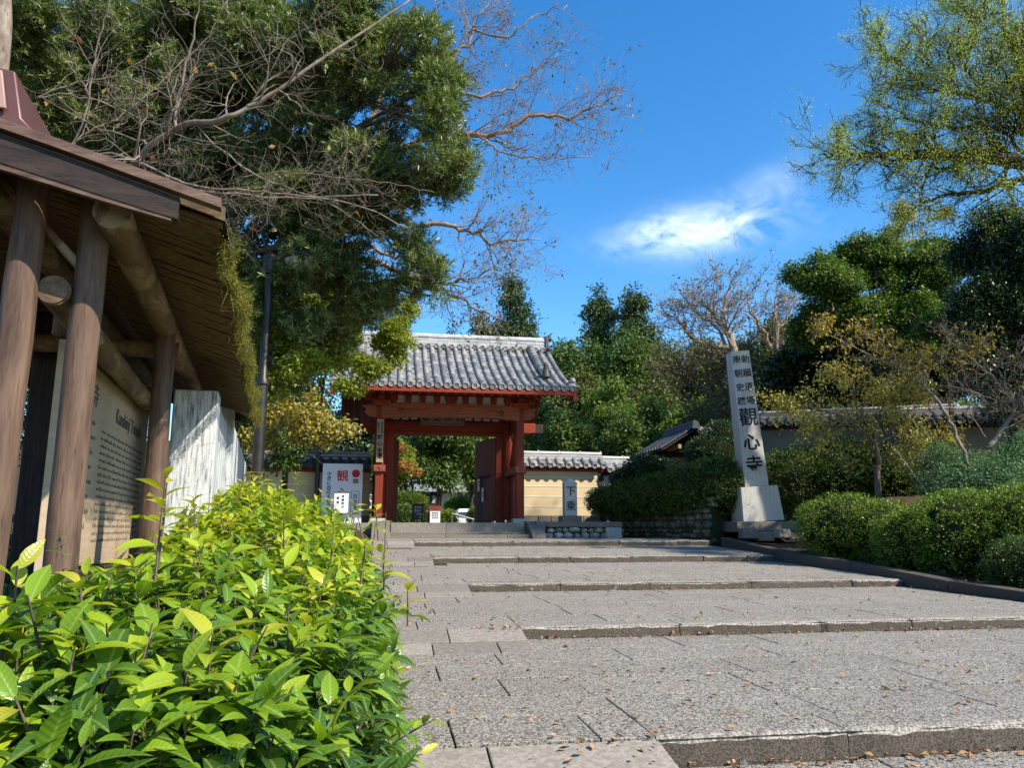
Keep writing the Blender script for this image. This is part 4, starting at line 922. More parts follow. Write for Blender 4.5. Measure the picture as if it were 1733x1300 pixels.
# roof: boards whose grain runs along the ridge, thick bark covering, sagging moss edge
m = MB(); us_ = np.arange(U0+.02, U1-.03, .042)
for sg in (-1, 1):
    for uu in us_:
        cuts_ = np.sort(np.concatenate([[0, EV+rng.uniform(-.012, .015)], rng.uniform(.1, .7, 1)]))
        for v0, v1 in zip(cuts_[:-1], cuts_[1:]):
            dz = rng.uniform(0, .009); t_ = rng.normal()*.004; m.poly([Q(sg*v0, uu, rz(v0)+dz), Q(sg*v1, uu+t_, rz(v1)+dz-.004), Q(sg*v1, uu+.040+t_, rz(v1)+dz-.004), Q(sg*v0, uu+.040, rz(v0)+dz)], (0, 0, 0), (0, 0, .010))
m.obj('roof_boards', M['plank'], sh)
m = MB(); nu = 60
for sg in (-1, 1):
    us = np.linspace(U0-.02, U1+.02, nu); vs = np.linspace(0, EV+.02, 12); top = []; 
    for uu in us:
        for vv in vs: top.append(Q(sg*vv, uu, rz(vv)+.055+.010*math.sin(uu*9+vv*7)*vv+rng.normal()*.002-(.03*(vv > EV))))
    i = (np.arange(nu-1)[:, None]*12+np.arange(11)[None]); m.add(top, np.stack([i, i+1, i+13, i+12], -1).reshape(-1, 4))
    lo = [Q(sg*(EV+.02), uu, rz(EV)+.012+rng.normal()*.003) for uu in us]; hi = top[11::12]
    m.add(lo+hi, [[k, k+1, nu+k+1, nu+k] for k in range(nu-1)])
    for uu in (U0-.02, U1+.02):
        a_ = [Q(sg*vv, uu, rz(vv)+.006) for vv in vs]; b_ = [Q(sg*vv, uu, rz(vv)+.055) for vv in vs]; m.add(a_+b_, [[k, k+1, 13+k, 12+k] for k in range(11)])
m.obj('bark_roofing', wood('layered_bark', (.05, .035, .022), (.17, .12, .07), 'y', .9, 5, stretch=7), sh)
M['barge'] = wood('dark_barge_board', (.012, .008, .006), (.05, .031, .024), 'x', .6, 4, stretch=10); M['strip'] = wood('weathered_strip', (.06, .035, .026), (.20, .125, .09), 'x', .65, 5, stretch=10)
# barge boards on both gables
for uu, o_ in ((U0-.045, -1), (U1+.045, 1)):
    for sg in (-1, 1):
        m = MB(); vs = np.linspace(0, .66, 9); up_ = [Q(sg*v_, uu, rz(v_)+.010) for v_ in vs]; lo = [Q(sg*v_, uu, rz(v_)-.085+.02*(v_/.66)**2) for v_ in vs]
        pts = up_+lo[::-1]; fl = [[k, k+1, 16-k, 17-k] for k in range(8)]; v = np.array(pts+[q-SU*.03 for q in pts]); m.addm(v, fl+[[q+18 for q in f[::-1]] for f in fl]+[[k, k+18, (k+1) % 18+18, (k+1) % 18] for k in range(18)])
        m.obj('bargeboard', M['barge'], sh)
        m = MB(); vs = np.linspace(0, EV+.01, 9); up_ = [Q(sg*v_, uu-.005, rz(v_)+.052) for v_ in vs]; lo = [Q(sg*v_, uu-.005, rz(v_)+.020) for v_ in vs]
        pts = up_+lo[::-1]; v = np.array(pts+[q-SU*.045 for q in pts]); m.addm(v, fl+[[q+18 for q in f[::-1]] for f in fl]+[[k, k+18, (k+1) % 18+18, (k+1) % 18] for k in range(18)])
        m.obj('verge_strip', M['strip'], sh)
        m = MB(); vs = np.linspace(.06, .64, 9); up_ = [Q(sg*v_, uu-.004, rz(v_)-.078+.02*(v_/.66)**2) for v_ in vs]; lo = [Q(sg*v_, uu-.004, rz(v_)-.105+.03*(v_/.66)**2) for v_ in vs]
        pts = up_+lo[::-1]; v = np.array(pts+[q-SU*.022 for q in pts]); m.addm(v, fl+[[q+18 for q in f[::-1]] for f in fl]+[[k, k+18, (k+1) % 18+18, (k+1) % 18] for k in range(18)])
        m.obj('lower_strip', M['strip'], sh)
# copper ridge cap: boxed saddle with end plate and skirt
m = MB(); z0 = RZ+.06
prof = [(-.30, z0-.075), (-.20, z0-.03), (-.165, z0+.005), (-.13, z0+.165), (0, z0+.18), (.13, z0+.165), (.165, z0+.005), (.20, z0-.03), (.30, z0-.075), (.295, z0-.09), (-.295, z0-.09)]
m.poly([Q(a_, U0-.02, b_) for a_, b_ in prof], (0, 0, 0), SU*(U1-U0+.04)); m.obj('ridge_cap', M['copper'], sh, bevel=.006)
m = MB(); m.poly([Q(a_, U0-.03, b_) for a_, b_ in [(-.125, z0+.02), (.125, z0+.02), (.10, z0+.15), (-.10, z0+.15)]], (0, 0, 0), -SU*.012); m.lathe([(.022, 0), (.022, .006), (.008, .012)], Q(.0, U0-.045, z0+.08), -SU, 14); m.obj('end_plate', plain('pinkish_plate', (.36, .22, .18), .5, .15, 9), sh, bevel=.003)
# moss hanging along the right eave
def moss(mbx, path, r, n, ln, lo=-.25):
    path = np.asarray(path); i = rng.integers(0, len(path)-1, n); t = rng.random(n)[:, None]; u_ = sph(n); rr = r*(1+.6*gapnoise(path[i]*7, 1)); P = path[i]*(1-t)+path[i+1]*t+u_*rr[:, None]*rng.uniform(.4, 1, n)[:, None]
    D = u_*.7+rng.normal(size=(n, 3))*.4; D[:, 2] += lo; scatter(mbx, T_DIA, P, D, rng.normal(size=(n, 3)), ln*rng.uniform(.5, 1.4, n), ln*.16)
m = MB(); pth = [Q(EV+.02+.02*math.sin(q*5.1), q, rz(EV)+.0+.02*math.sin(q*7)) for q in np.linspace(U0+.15, U1, 60)]
k = rng.random(60)
moss(m, pth, .042, 22000, .015); moss(m, [q-np.array([0, 0, .03+.03*math.sin(i*.9)]) for i, q in enumerate(pth)], .022, 9000, .014)
for j in range(90):
    p_ = pth[rng.integers(3, 59)]; q = p_+[0, 0, -.05]; m.tube([q, q+rng.normal(size=3)*.02+[0, 0, -.04], q+rng.normal(size=3)*.03+[0, 0, -.09]], [.0018, .0015, .001], 3, caps=False)
for j in range(260): q_ = rng.uniform(.45, EV); P_ = Q(q_, rng.uniform(U0, U1), 0); P_[2] = rz(q_)+.062; moss(m, [P_, P_+SU*.05], .018, 26, .016, .3)
m.obj('moss', leafmat('moss', [(.05, .05, .012), (.14, .135, .022), (.24, .22, .04), (.08, .06, .02)], .1, .9, .1, big=.8, bigscale=9), sh)

# ------------------------------------------------------------------ notice board hung in the shelter
nbd = thing('notice_board', 'weathered wooden notice board with Japanese and English text inside the log shelter', 'notice board', S(0, 1.4, -.2))
def board_mat():
    m = Mat('aged_notice_panel', .6, .3); n = m.noise(3.5, 7, .65, (1, 1, .35)); g = m.noise(5, 5, .6, (1, .8, 12))
    z = m.n('ShaderNodeSeparateXYZ'); m.l(m.co, z.inputs[0])
    c = m.ramp(n, [(.35, (.52, .42, .30)), (.58, (.48, .33, .19)), (.72, (.30, .18, .09))]); c = m.mix(.25, c, m.ramp(g, [(.3, (.25, .16, .09)), (.7, (.62, .48, .33))])); m.col(c); m.bump(g, .2, .003); return m.m
M['noticeboard'] = board_mat(); M['faded_ink'] = plain('faded_ink', (.15, .135, .11), .8, .3, 8, .1, 0)
B0, B1, Z0, Z1 = .16, 2.42, -.17, .79
m = MB(); m.poly([S(-.015, B0, Z0), S(-.015, B1, Z0-.02), S(-.015, B1, Z1), S(-.015, B0, Z1)], (0, 0, 0), SV*.03); m.obj('panel', M['noticeboard'], nbd, bevel=.003)
m = MB(); m.beam(S(0, B0-.05, Z1+.055), S(0, B1+.05, Z1+.055), .07, .10); m.obj('top_rail', M['postwood'], nbd, bevel=.008)
m = MB(); m.beam(S(0, B0-.05, Z0-.07), S(0, B1+.02, Z0-.08), .08, .10); m.obj('bottom_rail', M['darkwood'], nbd, bevel=.008)
f_ = .018
def bt(s, u_, z_, sz, vert=False, step=0, bold=.0): return text_mesh(s, S(f_, u_, z_), SU, (0, 0, 1), sz, step, M['faded_ink'], nbd, vertical=vert, bold=bold, depth=.001)
bt('観 心 寺', .62, .64, .125); bt('Kanshinji Temple', 1.72, .62, .12)
m = MB()
def words(u0, u1, z, h, gl):
    x = u0
    while x < u1:
        l = rng.uniform(gl*1.5, gl*6); xe = min(u1, x+l); q = x
        while q < xe-gl*.4:
            g = gl*rng.uniform(.5, .8); hh = h*rng.choice([.55, .6, 1., .6]); kk = rng.integers(0, 3)
            zz = z-h/2+hh/2
            if kk == 0: m.box(S(f_, q+g/2, zz), (.002, g*.28, hh), SR)
            elif kk == 1: m.box(S(f_, q+g/2, z-h*.25), (.002, g*.75, h*.18), SR); m.box(S(f_, q+g*.25, zz), (.002, g*.22, hh), SR)
            else: m.box(S(f_, q+g*.2, zz), (.002, g*.2, hh*.9), SR); m.box(S(f_, q+g*.7, z-h*.2), (.002, g*.2, h*.6), SR)
            q += gl
        x = xe+gl*.9
for k in range(16): words(.98, 2.28-(.6 if k == 15 else 0)*rng.random(), .50-k*.037, .020, .021)
for k in range(4):
    for j in range(8): words(.24+k*.0, .84, .52-j*.072-.0, .032, .036) if k == 0 else None
m.obj('lettering', M['faded_ink'], nbd)

# ------------------------------------------------------------------ granite picket fence along the left
def cam2(x, d, z): # camera-frame metres to world
    c, s = math.cos(_Y), math.sin(_Y); return np.array([x*c-d*s, x*s+d*c, z])
fa, fb = cam2(-2.70, 7.0, 0), cam2(-4.68, 13.3, 0); fu = vn(fb-fa); fn = np.array([fu[1], -fu[0], 0]); frot = np.array([fu, fn, [0, 0, 1]]).T
fence = thing('stone_fence', 'bright weathered granite picket fence with a thicker end pillar behind the shelter', 'fence', tuple(fa+[0, 0, -.2]))
def picket(name, d, wd, th, z1, z0=-.4, par=fence, tilt=0):
    c = fa+fu*d; m = MB(); m.box((c[0], c[1], (z0+z1)/2), (wd, th, z1-z0), frot, taper=.995); m.obj(name, M['picket'], par, bevel=.012)
picket('end_pillar', .12, .25, .27, 1.12)
for k in range(25): picket('picket', .40+k*.25, .20, .2, 1.06+rng.normal()*.008)
m = MB(); 
c = fa+fu*3.4; m.box((c[0], c[1], -.1), (6.6, .27, .35), frot); m.box((c[0], c[1], .55), (6.2, .08, .14), frot); m.obj('rail', M['picket'], fence)
f2 = thing('stone_fence', 'lower granite picket stretch with grey end post right beside the shelter rear post', 'fence', tuple(fa-fu*1.4+[0, 0, -.2]))
picket('end_pillar', -2.12, .25, .27, .88, par=f2)
for k in range(7): picket('picket', -1.87+k*.25, .20, .2, .90+rng.normal()*.008, par=f2)
m = MB(); c = fa-fu*1.1; m.box((c[0], c[1], -.1), (1.9, .27, .35), frot); m.obj('rail', M['picket'], f2)

# ------------------------------------------------------------------ street lamps
def lamp(label, px_pole, py_top, d, px_head, R_, zb, arm_dy=0):
    t0 = W(px_pole, py_top, d); base = np.array([t0[0], t0[1], zb]); t = thing('street_lamp', label, 'lamp', tuple(base), 'saucer street lamps')
    H_ = t0[2]-zb; m = MB(); m.lathe([(.14, 0), (.14, .03), (.075, .12), (.065, .6), (.062, H_*.55), (.078, H_*.55+.01), (.078, H_*.55+.05), (.05, H_*.56+.06), (.045, H_-.25), (.085, H_-.24), (.085, H_-.02), (.05, H_+.02)], base, n=14); m.obj('pole', M['metal_dark'], t)
    hd = W(px_head, py_top, d); hd[2] = t0[2]-.04; m = MB(); m.tube([t0+[0, 0, -.08], (t0+hd)/2+[0, 0, -.02], hd], .022, 8); m.obj('arm', M['metal_dark'], t)
    m = MB(); m.lathe([(R_*.99, -.03), (R_, .0), (R_*.92, .05), (R_*.62, .12), (R_*.25, .155), (.02, .16)], hd, n=28, caps=False); m.lathe([(R_*.99, -.03), (R_*.88, -.035), (R_*.86, .0)], hd, n=28, caps=False); o = m.obj('shade', M['metal_dark'], t, smooth=True)
    m = MB(); m.lathe([(R_*.87, -.02), (R_*.72, -.09), (R_*.45, -.14), (.01, -.155)], hd, n=28, caps=False); m.obj('diffuser', M['lens'], t, smooth=True)
lamp('dark saucer street lamp poking out of the podocarpus leaves', 458, 432, 8.6, 511, .235, -.3)
lamp('small far saucer street lamp half hidden by leaves left of the gate roof', 545, 640, 20.5, 516, .26, -.1)

# ------------------------------------------------------------------ white temple sign board and small notice left of the gate
sb = thing('sign_board', 'large white sign board with red characters and a red disc, left of the gate', 'sign', (-1.35, 20.9, .1))
xa = WY(546, 800, 20.9)[0]; xb = WY(614, 800, 20.9)[0]; zt = WY(580, 785, 20.9)[2]
m = MB(); m.bb(xa, xb, 20.9, 20.94, .0, zt); m.obj('panel', M['white'], sb, bevel=.005)
for x in (xa+.06, xb-.06): m = MB(); m.bb(x-.03, x+.03, 20.95, 21.0, -.1, zt-.1); m.obj('leg', M['darkwood'], sb)
wS = xb-xa; cxs = xa+wS*.50
def st(s, fx, z, sz, step, mat, bold=.006): text_mesh(s, (xa+wS*fx, 20.895, z), (1, 0, 0), (0, 0, 1), sz, step, M[mat], sb, bold=bold)
st('観心寺', .50, zt-.34, .31, .46, 'red', .012); st('中世に出逢えるまち', .17, zt-.28, .12, .118, 'black'); st('日本遺産', .83, zt-.86, .125, .14, 'black', .004)
m = MB(); m.lathe([(.105, 0), (.105, .006)], (xa+wS*.83, 20.896, zt-.26), (0, -1, 0), 24); m.obj('red_disc', M['red'], sb)
m = MB(); m.bb(xa+wS*.76, xa+wS*.90, 20.893, 20.897, zt-.52, zt-.40); m.obj('grey_caption', plain('grey_print', (.22, .21, .21), .7, .2, 90), sb)
m = MB(); x0_, x1_, z0_, z1_ = xa+wS*.73, xa+wS*.93, zt-1.4, zt-.72
for a_ in ((x0_, x0_+.008, z0_, z1_), (x1_-.008, x1_, z0_, z1_), (x0_, x1_, z1_-.008, z1_)): m.bb(a_[0], a_[1], 20.893, 20.897, a_[2], a_[3])
m.obj('caption_frame', M['black'], sb)
q = WY(578, 838, 19.6); pn_ = thing('notice_stand', 'small white notice with black writing in front of the large white sign board', 'sign', (q[0], 19.6, .1))
m = MB(); m.box((q[0], 19.6, q[2]-.20), (.34, .03, .48)); m.obj('panel', plain('bright_paper', (.8, .8, .8), .5, .03), pn_, bevel=.004)
m = MB(); m.bb(q[0]-.02, q[0]+.02, 19.62, 19.65, .0, q[2]-.1); m.box((q[0], 19.63, q[2]+.055), (.36, .06, .03)); m.obj('stand', M['darkwood'], pn_)
text_mesh('拝観受付', (q[0]+.04, 19.582, q[2]-.04), (1, 0, 0), (0, 0, 1), .07, .085, M['black'], pn_); text_mesh('順路', (q[0]-.08, 19.582, q[2]-.08), (1, 0, 0), (0, 0, 1), .07, .1, M['black'], pn_)

# ------------------------------------------------------------------ things seen through the gate
def at(px, py, y): return WY(px, py, y)
# dark framed notice on legs
a = at(698, 853, 24.5); b = at(716, 884, 24.5); t = thing('sign_stand', 'dark framed notice stand with white lines of writing inside the gate, leftmost', 'sign', ((a[0]+b[0])/2, 24.5, GZ))
m = MB(); cx = (a[0]+b[0])/2; m.box((cx, 24.5, (a[2]+b[2])/2+.04), (b[0]-a[0], .05, a[2]-b[2]-.08)); m.obj('frame', M['darkwood'], t, bevel=.01)
m = MB(); m.box((cx, 24.468, (a[2]+b[2])/2+.04), ((b[0]-a[0])*.75, .02, (a[2]-b[2])*.75)); m.obj('panel', plain('slate_panel', (.055, .06, .07), .5), t)
for k, s_ in enumerate(('境内案内', '拝観料', '本堂')): text_mesh(s_, (cx+.08-.08*k, 24.455, a[2]-.12), (1, 0, 0), (0, 0, 1), .075, .1, M['white'], t)
for x in (cx-.13, cx+.13): m = MB(); m.bb(x-.02, x+.02, 24.5, 24.54, GZ, b[2]+.1); m.obj('leg', M['darkwood'], t)
# box with white paper
a = at(725, 857, 24.8); b = at(747, 884, 24.8); cx = (a[0]+b[0])/2; t = thing('offering_table', 'reddish box table with a white paper hung in front, inside the gate', 'table', (cx, 24.8, GZ))
m = MB(); m.bb(a[0], b[0], 24.7, 25.0, a[2]-.24, a[2]); m.obj('table_top', wood('reddish_box', (.12, .03, .02), (.25, .07, .045), 'x'), t, bevel=.01)
m = MB(); m.bb(a[0]+.05, b[0]-.05, 24.67, 24.69, a[2]-.52, a[2]-.16); m.obj('paper', M['white'], t)
for x in (a[0]+.04, b[0]-.04): m = MB(); m.bb(x-.035, x+.035, 24.72, 24.98, GZ, a[2]-.24); m.obj('leg', M['darkwood'], t)
for dx in (-.07, .0, .07): text_mesh('御朱印', (cx+dx, 24.665, a[2]-.22), (1, 0, 0), (0, 0, 1), .05, .075, M['black'], t)
a = at(727, 833, 25.0); b = at(739, 855, 25.0); cx = (a[0]+b[0])/2; t = thing('lantern_box', 'small dark roofed box standing on the reddish table inside the gate', 'box', (cx, 24.9, b[2]))
m = MB(); m.bb(a[0]+.01, b[0]-.01, 24.78, 24.98, b[2]-.02, a[2]-.06); m.obj('case', M['darkwood'], t, bevel=.008); m = MB(); m.box((cx, 24.88, a[2]-.03), (b[0]-a[0]+.06, .28, .06), taper=.6); m.obj('lid', M['metal_dark'], t); m = MB(); m.bb(cx-.05, cx+.05, 24.765, 24.778, b[2]+.05, a[2]-.12); m.obj('window', plain('pale_pane', (.3, .32, .33)), t)
# white van, partly hidden by shrubs
vx0 = at(772, 870, 37.0)[0]; vx1 = at(822, 870, 37.0)[0]; vt = at(790, 861, 37)[2]; vz = GZ-.42; cx = (vx0+vx1)/2; hv = (vx1-vx0)/2
van = thing('parked_van', 'white boxy van parked beyond the gate behind a clipped shrub', 'van', (cx, 38.5, vz))
m = MB(); m.poly([(vx0, 37, vz+.3), (vx0-.02, 37, vz+.95), (vx0+.10, 37.15, vt-.05), (vx0+.2, 37.25, vt), (vx1-.2, 37.25, vt), (vx1-.10, 37.15, vt-.05), (vx1+.02, 37, vz+.95), (vx1, 37, vz+.3)], (0, 0, 0), (0, 3.2, 0)); m.obj('body', M['van'], van, bevel=.06, seg=3)
m = MB(); m.poly([(vx0+.10, 36.93, vz+1.0), (vx0+.18, 37.05, vt-.16), (vx1-.18, 37.05, vt-.16), (vx1-.10, 36.93, vz+1.0)], (0, 0, 0), (0, .2, 0)); m.obj('windscreen', M['glass'], van)
for x in (vx0+.22, vx1-.22):
    m = MB(); m.box((x, 36.97, vz+.62), (.26, .08, .16)); m.obj('headlight', M['lens'], van, bevel=.02)
m = MB(); m.bb(vx0+.02, vx1-.02, 36.93, 37.02, vz+.28, vz+.45); m.obj('bumper', M['rubber'], van, bevel=.03)
for x in (vx0+.1, vx1-.1):
    for y in (37.6, 39.6):
        m = MB(); m.lathe([(.3, -.1), (.3, .1), (.17, .1), (.17, .08)], (x, y, vz+.28), (1, 0, 0), 20); wh = m.obj('wheel', M['rubber'], van)
        m = MB(); m.lathe([(.165, -.105), (.165, .105)], (x, y, vz+.28), (1, 0, 0), 16); m.obj('rim', M['rail'], wh)
# handrail
a = at(765, 869, 27); b = at(812, 882, 27); t = thing('handrail', 'thin steel handrail sloping down in front of the white van', 'handrail', (a[0], 27, GZ))
m = MB(); m.tube([a, b], .018, 8)
m.obj('top_rail', M['rail'], t)
for k in range(5): q = a+(b-a)*k/4; m = MB(); m.tube([q, (q[0], q[1], GZ-.2)], .014, 6); m.obj('baluster', M['rail'], t)
# house behind
a = at(742, 832, 46); b = at(771, 855, 46); hs = thing('temple_hall', 'white walled low building with grey roof glimpsed through the gate', 'building', ((a[0]+b[0])/2, 48, .1))
m = MB(); m.bb(a[0]-1.6, b[0]+.1, 46, 52, .0, a[2]); m.obj('wall', M['plaster_w'], hs)
m = MB(); m.poly([(a[0]-2.2, 45.2, a[2]-.05), (a[0]-2.2, 49, a[2]+1.3), (a[0]-2.2, 53, a[2]-.05)], (0, 0, 0), (b[0]-a[0]+2.9, 0, 0)); m.obj('roof', M['tile'], hs)
m = MB(); m.bb(a[0]-1.0, a[0]-.2, 45.95, 45.99, .5, 1.5); m.obj('window', M['darkwood'], hs)
a = at(680, 812, 52); hs = thing('storehouse', 'far small building with pale gable at the left edge of the gate opening', 'building', (a[0], 54, .1))
m = MB(); m.bb(a[0]-3, a[0]+.7, 52, 57, 0, a[2]-.3); m.obj('wall', M['plaster_p'], hs); m = MB(); m.poly([(a[0]-3.5, 51.5, a[2]-.35), (a[0]+1.2, 51.5, a[2]-.35), (a[0]-1.2, 51.5, a[2]+1.1)], (0, 0, 0), (0, 6, 0)); m.obj('roof', M['tile'], hs)
q0 = at(808, 812, 22.9); q1 = at(829, 812, 22.1); dp = thing('display_board', 'tall dark grey board panel leaning by the right door leaf of the gate', 'board', (q0[0], 22.5, GZ))
m = MB(); m.poly([(q0[0], 22.9, GZ+.02), (q1[0], 22.1, GZ+.02), (q1[0], 22.1, q0[2]+.03), (q0[0], 22.9, q0[2])], (0, 0, 0), (.05, .02, 0)); m.obj('board', wood('grey_board', (.03, .028, .027), (.09, .085, .08), 'z'), dp); m = MB(); m.beam((q0[0]-.02, 22.92, q0[2]+.03), (q1[0]+.02, 22.08, q0[2]+.06), .1, .05); m.obj('cap', M['darkwood'], dp)
# papers pinned on the board
for px_, py_, h_, lab in ((811, 820, .42, 'narrow white paper notice on the dark board, upper one'), (818, 838, .40, 'white paper notice on the dark board, lower one')):
    q = at(px_, py_, 22.9-(px_-808)/21*.8); t = thing('paper_notice', lab, 'notice', tuple(q)); m = MB(); m.box(q-[0.0, .03, 0], (.11, .008, h_)); m.obj('sheet', M['white'], t)
    text_mesh('参拝', q-[.0, .036, -.06], (1, 0, 0), (0, 0, 1), .07, .1, M['black'], t)
# ------------------------------------------------------------------ foreground hedge
def hedge_top(y): return np.interp(y, [0.8, 1.5, 2.2, 3.2, 4.2, 5.2, 6.4, 8.5], [-.31, -.25, -.12, -.06, .06, .20, .33, .34])
def hedge_points(n):
    y = rng.uniform(1.45, 8.0, n)**1.0; w_ = rng.random(n); y = 1.45+(8.0-1.45)*w_**1.35
    th = rng.uniform(math.radians(-62), math.radians(175), n); xc = np.interp(y, [1, 3, 5, 8], [-.50, -.52, -.66, -1.15]); a = np.interp(y, [1, 3, 5, 8], [.60, .62, .66, .75])
    top = hedge_top(y); b = np.where(th < math.pi/2, .62, .50)*1.0
    ct, st_ = np.cos(th), np.sin(th); P = np.stack([xc+a*np.sign(ct)*np.abs(ct)**.8, y, top-b+b*np.sign(st_)*np.abs(st_)**.8], 1)
    Nn = np.stack([ct*1.1, np.zeros(n), st_], 1)
    P[:, 2] = np.where(st_ < 0, top-b+st_*.75, P[:, 2])
    # rounded near end facing the viewer
    m_ = int(n*.34); u = sph(m_*3); u = u[(u[:, 1] < 0.0) & (u[:, 2] > -.75)][:m_]
    c = np.array([-.55, 1.48, -.70]); Pc = c+u*np.array([.64, .50, .58]); Pc[:, 0] -= 0
    k = P[:, 1] > 1.45; P[:, 2] -= .20*np.clip((P[:, 1]-4)/1.5, 0, 1)*np.clip((P[:, 0]-xc)/a, -.3, 1)+.0; return np.concatenate([P[k], Pc]), nrm(np.concatenate([Nn[k], u]))
hedge = thing('foreground_hedge', 'leafy foreground hedge with glossy dark leaves and bright yellow-green young shoots', 'hedge', (-.55, 3, -.9))
A_P, A_D, A_N, A_L, A_age = [], [], [], [], []
stems = MB()
def shoot(p, d, ln, nl, ls, age, curve=.25, stem=True):
    ph = rng.uniform(0, 6.28); side = vn(np.cross(d, [0.2, .1, 1.])); up2 = np.cross(side, d); pts = []
    for k in range(5):
        t = k/4; pts.append(p+d*ln*t+np.array([0, 0, -.06*ln*t*t]))
    if stem: stems.tube(pts, [.0032, .0028, .0024, .002, .0014], 4, caps=False)
    for k in range(nl):
        t = .25+.75*(k+rng.uniform(0, .5))/nl; t = min(t, 1); a = ph+k*2.4; q = pts[0]+(pts[-1]-pts[0])*t
        out = side*math.cos(a)+up2*math.sin(a); D = vn(out*(1.15-.5*t)+d*(.25+.75*t)+np.array([0, 0, -curve*rng.uniform(.3, 1.6)]))
        Nn = vn(np.array([0, 0, 1.])+d*.35+rng.normal(size=3)*.28); A_P.append(q); A_D.append(D); A_N.append(Nn); A_L.append(ls*rng.uniform(.55, 1.25)*(1 if t < .85 else .75)); A_age.append(np.clip(age+.28*(t-.5)+rng.normal()*.10, 0, 1))
P, Nn = hedge_points(3400)
gx = gapnoise(P*1.0, 3.2, 2.0)
for i in range(len(P)):
    p_, n_ = P[i], Nn[i]; y = p_[1]; hgt = n_[2]; top = hedge_top(np.array([y]))[0]
    d = vn(n_*.75+np.array([0, -.15, .65])+rng.normal(size=3)*.25)
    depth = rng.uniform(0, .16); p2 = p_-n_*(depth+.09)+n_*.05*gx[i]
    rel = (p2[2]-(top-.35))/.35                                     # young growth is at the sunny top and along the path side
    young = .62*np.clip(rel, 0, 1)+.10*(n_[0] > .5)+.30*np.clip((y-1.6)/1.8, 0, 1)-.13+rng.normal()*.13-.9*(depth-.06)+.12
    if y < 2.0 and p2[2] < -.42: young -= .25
    ls = np.interp(young, [0, .5, 1], [.084, .090, .080])
    shoot(p2, d, rng.uniform(.07, .14), rng.integers(6, 9), ls, float(np.clip(young, 0, 1)), stem=(y < 4))
# taller single shoots standing above the mass
for (px, py, d, ln) in ((262, 985, 1.75, .26), (268, 960, 1.9, .16), (20, 1075, 1.35, .13), (140, 1080, 1.35, .10), (330, 900, 3.6, .18), (400, 850, 4.6, .2), (445, 845, 5.2, .2), (500, 840, 6, .2), (540, 860, 5.6, .12), (595, 885, 4.6, .14), (640, 915, 3.4, .16), (560, 890, 4.2, .14), (470, 880, 3.8, .2), (380, 900, 3.4, .16), (230, 1010, 2.3, .12), (330, 985, 2.3, .12), (480, 930, 2.8, .14), (560, 950, 2.6, .14), (650, 1000, 2.3, .12), (690, 1060, 2.1, .1), (610, 990, 2.1, .12)):
    p_ = W(px, py, d); shoot(p_, vn([rng.normal()*.12, rng.normal()*.12, 1]), ln, int(5+ln*28), .078, .86, .35)
q = W(655, 1265, 2.3); shoot(q, vn([.5, -.1, .32]), .16, 8, .072, .6, .3); q = W(655, 1292, 2.25); shoot(q, vn([.4, 0, .1]), .10, 6, .065, .8, .3)
A_P, A_D, A_N, A_L, A_age = map(np.array, (A_P, A_D, A_N, A_L, A_age))
near = A_P[:, 1] < 4.3
uvF = np.array([[0, 0, 0], [.42, -.5, 0], [1, 0, 0], [.42, .5, 0], [.45, 0, 0]], float)
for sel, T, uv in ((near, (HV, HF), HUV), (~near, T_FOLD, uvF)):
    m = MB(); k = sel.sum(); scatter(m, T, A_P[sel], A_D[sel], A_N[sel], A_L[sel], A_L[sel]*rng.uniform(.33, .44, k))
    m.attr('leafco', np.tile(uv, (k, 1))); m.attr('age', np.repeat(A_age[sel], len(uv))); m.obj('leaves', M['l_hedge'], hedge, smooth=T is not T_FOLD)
for k in range(70):
    y = rng.uniform(1.3, 7.5); x = rng.uniform(-1.0, -.15); p0 = np.array([x, y, float(ground_z(x, y))-.05]); t = float(hedge_top(y)); p1 = np.array([x+rng.normal()*.15, y+rng.normal()*.12, t-.15-rng.uniform(0, .2)])
    stems.tube(smooth_path([p0, (p0+p1)/2+rng.normal(size=3)*.05, p1], 3), np.linspace(.011, .004, 7), 6)
stems.obj('stems', M['bark_brown'], hedge)
# thin sprig by the shelter post
sp = thing('sprig', 'thin leggy sprig with few small leaves in front of the shelter post', 'plant', tuple(W(105, 985, 2.35)))
A_P, A_D, A_N, A_L, A_age = [], [], [], [], []; stems = MB()
b_ = W(107, 985, 2.35); t_ = W(100, 905, 2.35); stems.tube(smooth_path([b_, (b_+t_)/2+[.004, 0, 0], t_], 4), [.0025]*9, 5)
for f_, dx, l_ in ((.25, 1, .02), (.4, -1, .022), (.55, 1, .03), (.62, -1, .05), (.75, 1, .022), (.85, -1, .02), (.93, 1, .025), (1, -1, .02), (1, .3, .018)):
    A_P.append(b_+(t_-b_)*f_); A_D.append(vn([dx, rng.normal()*.3, .35])); A_N.append(vn([0, -.4, 1])); A_L.append(l_)
m = MB(); scatter(m, (HV, HF), np.array(A_P), np.array(A_D), np.array(A_N), np.array(A_L), np.array(A_L)*.42); m.attr('leafco', np.tile(HUV, (len(A_P), 1))); m.attr('age', np.repeat(rng.uniform(.1, .6, len(A_P)), len(HUV))); m.obj('leaves', M['l_hedge'], sp, smooth=True); stems.obj('stem', M['bark_brown'], sp)

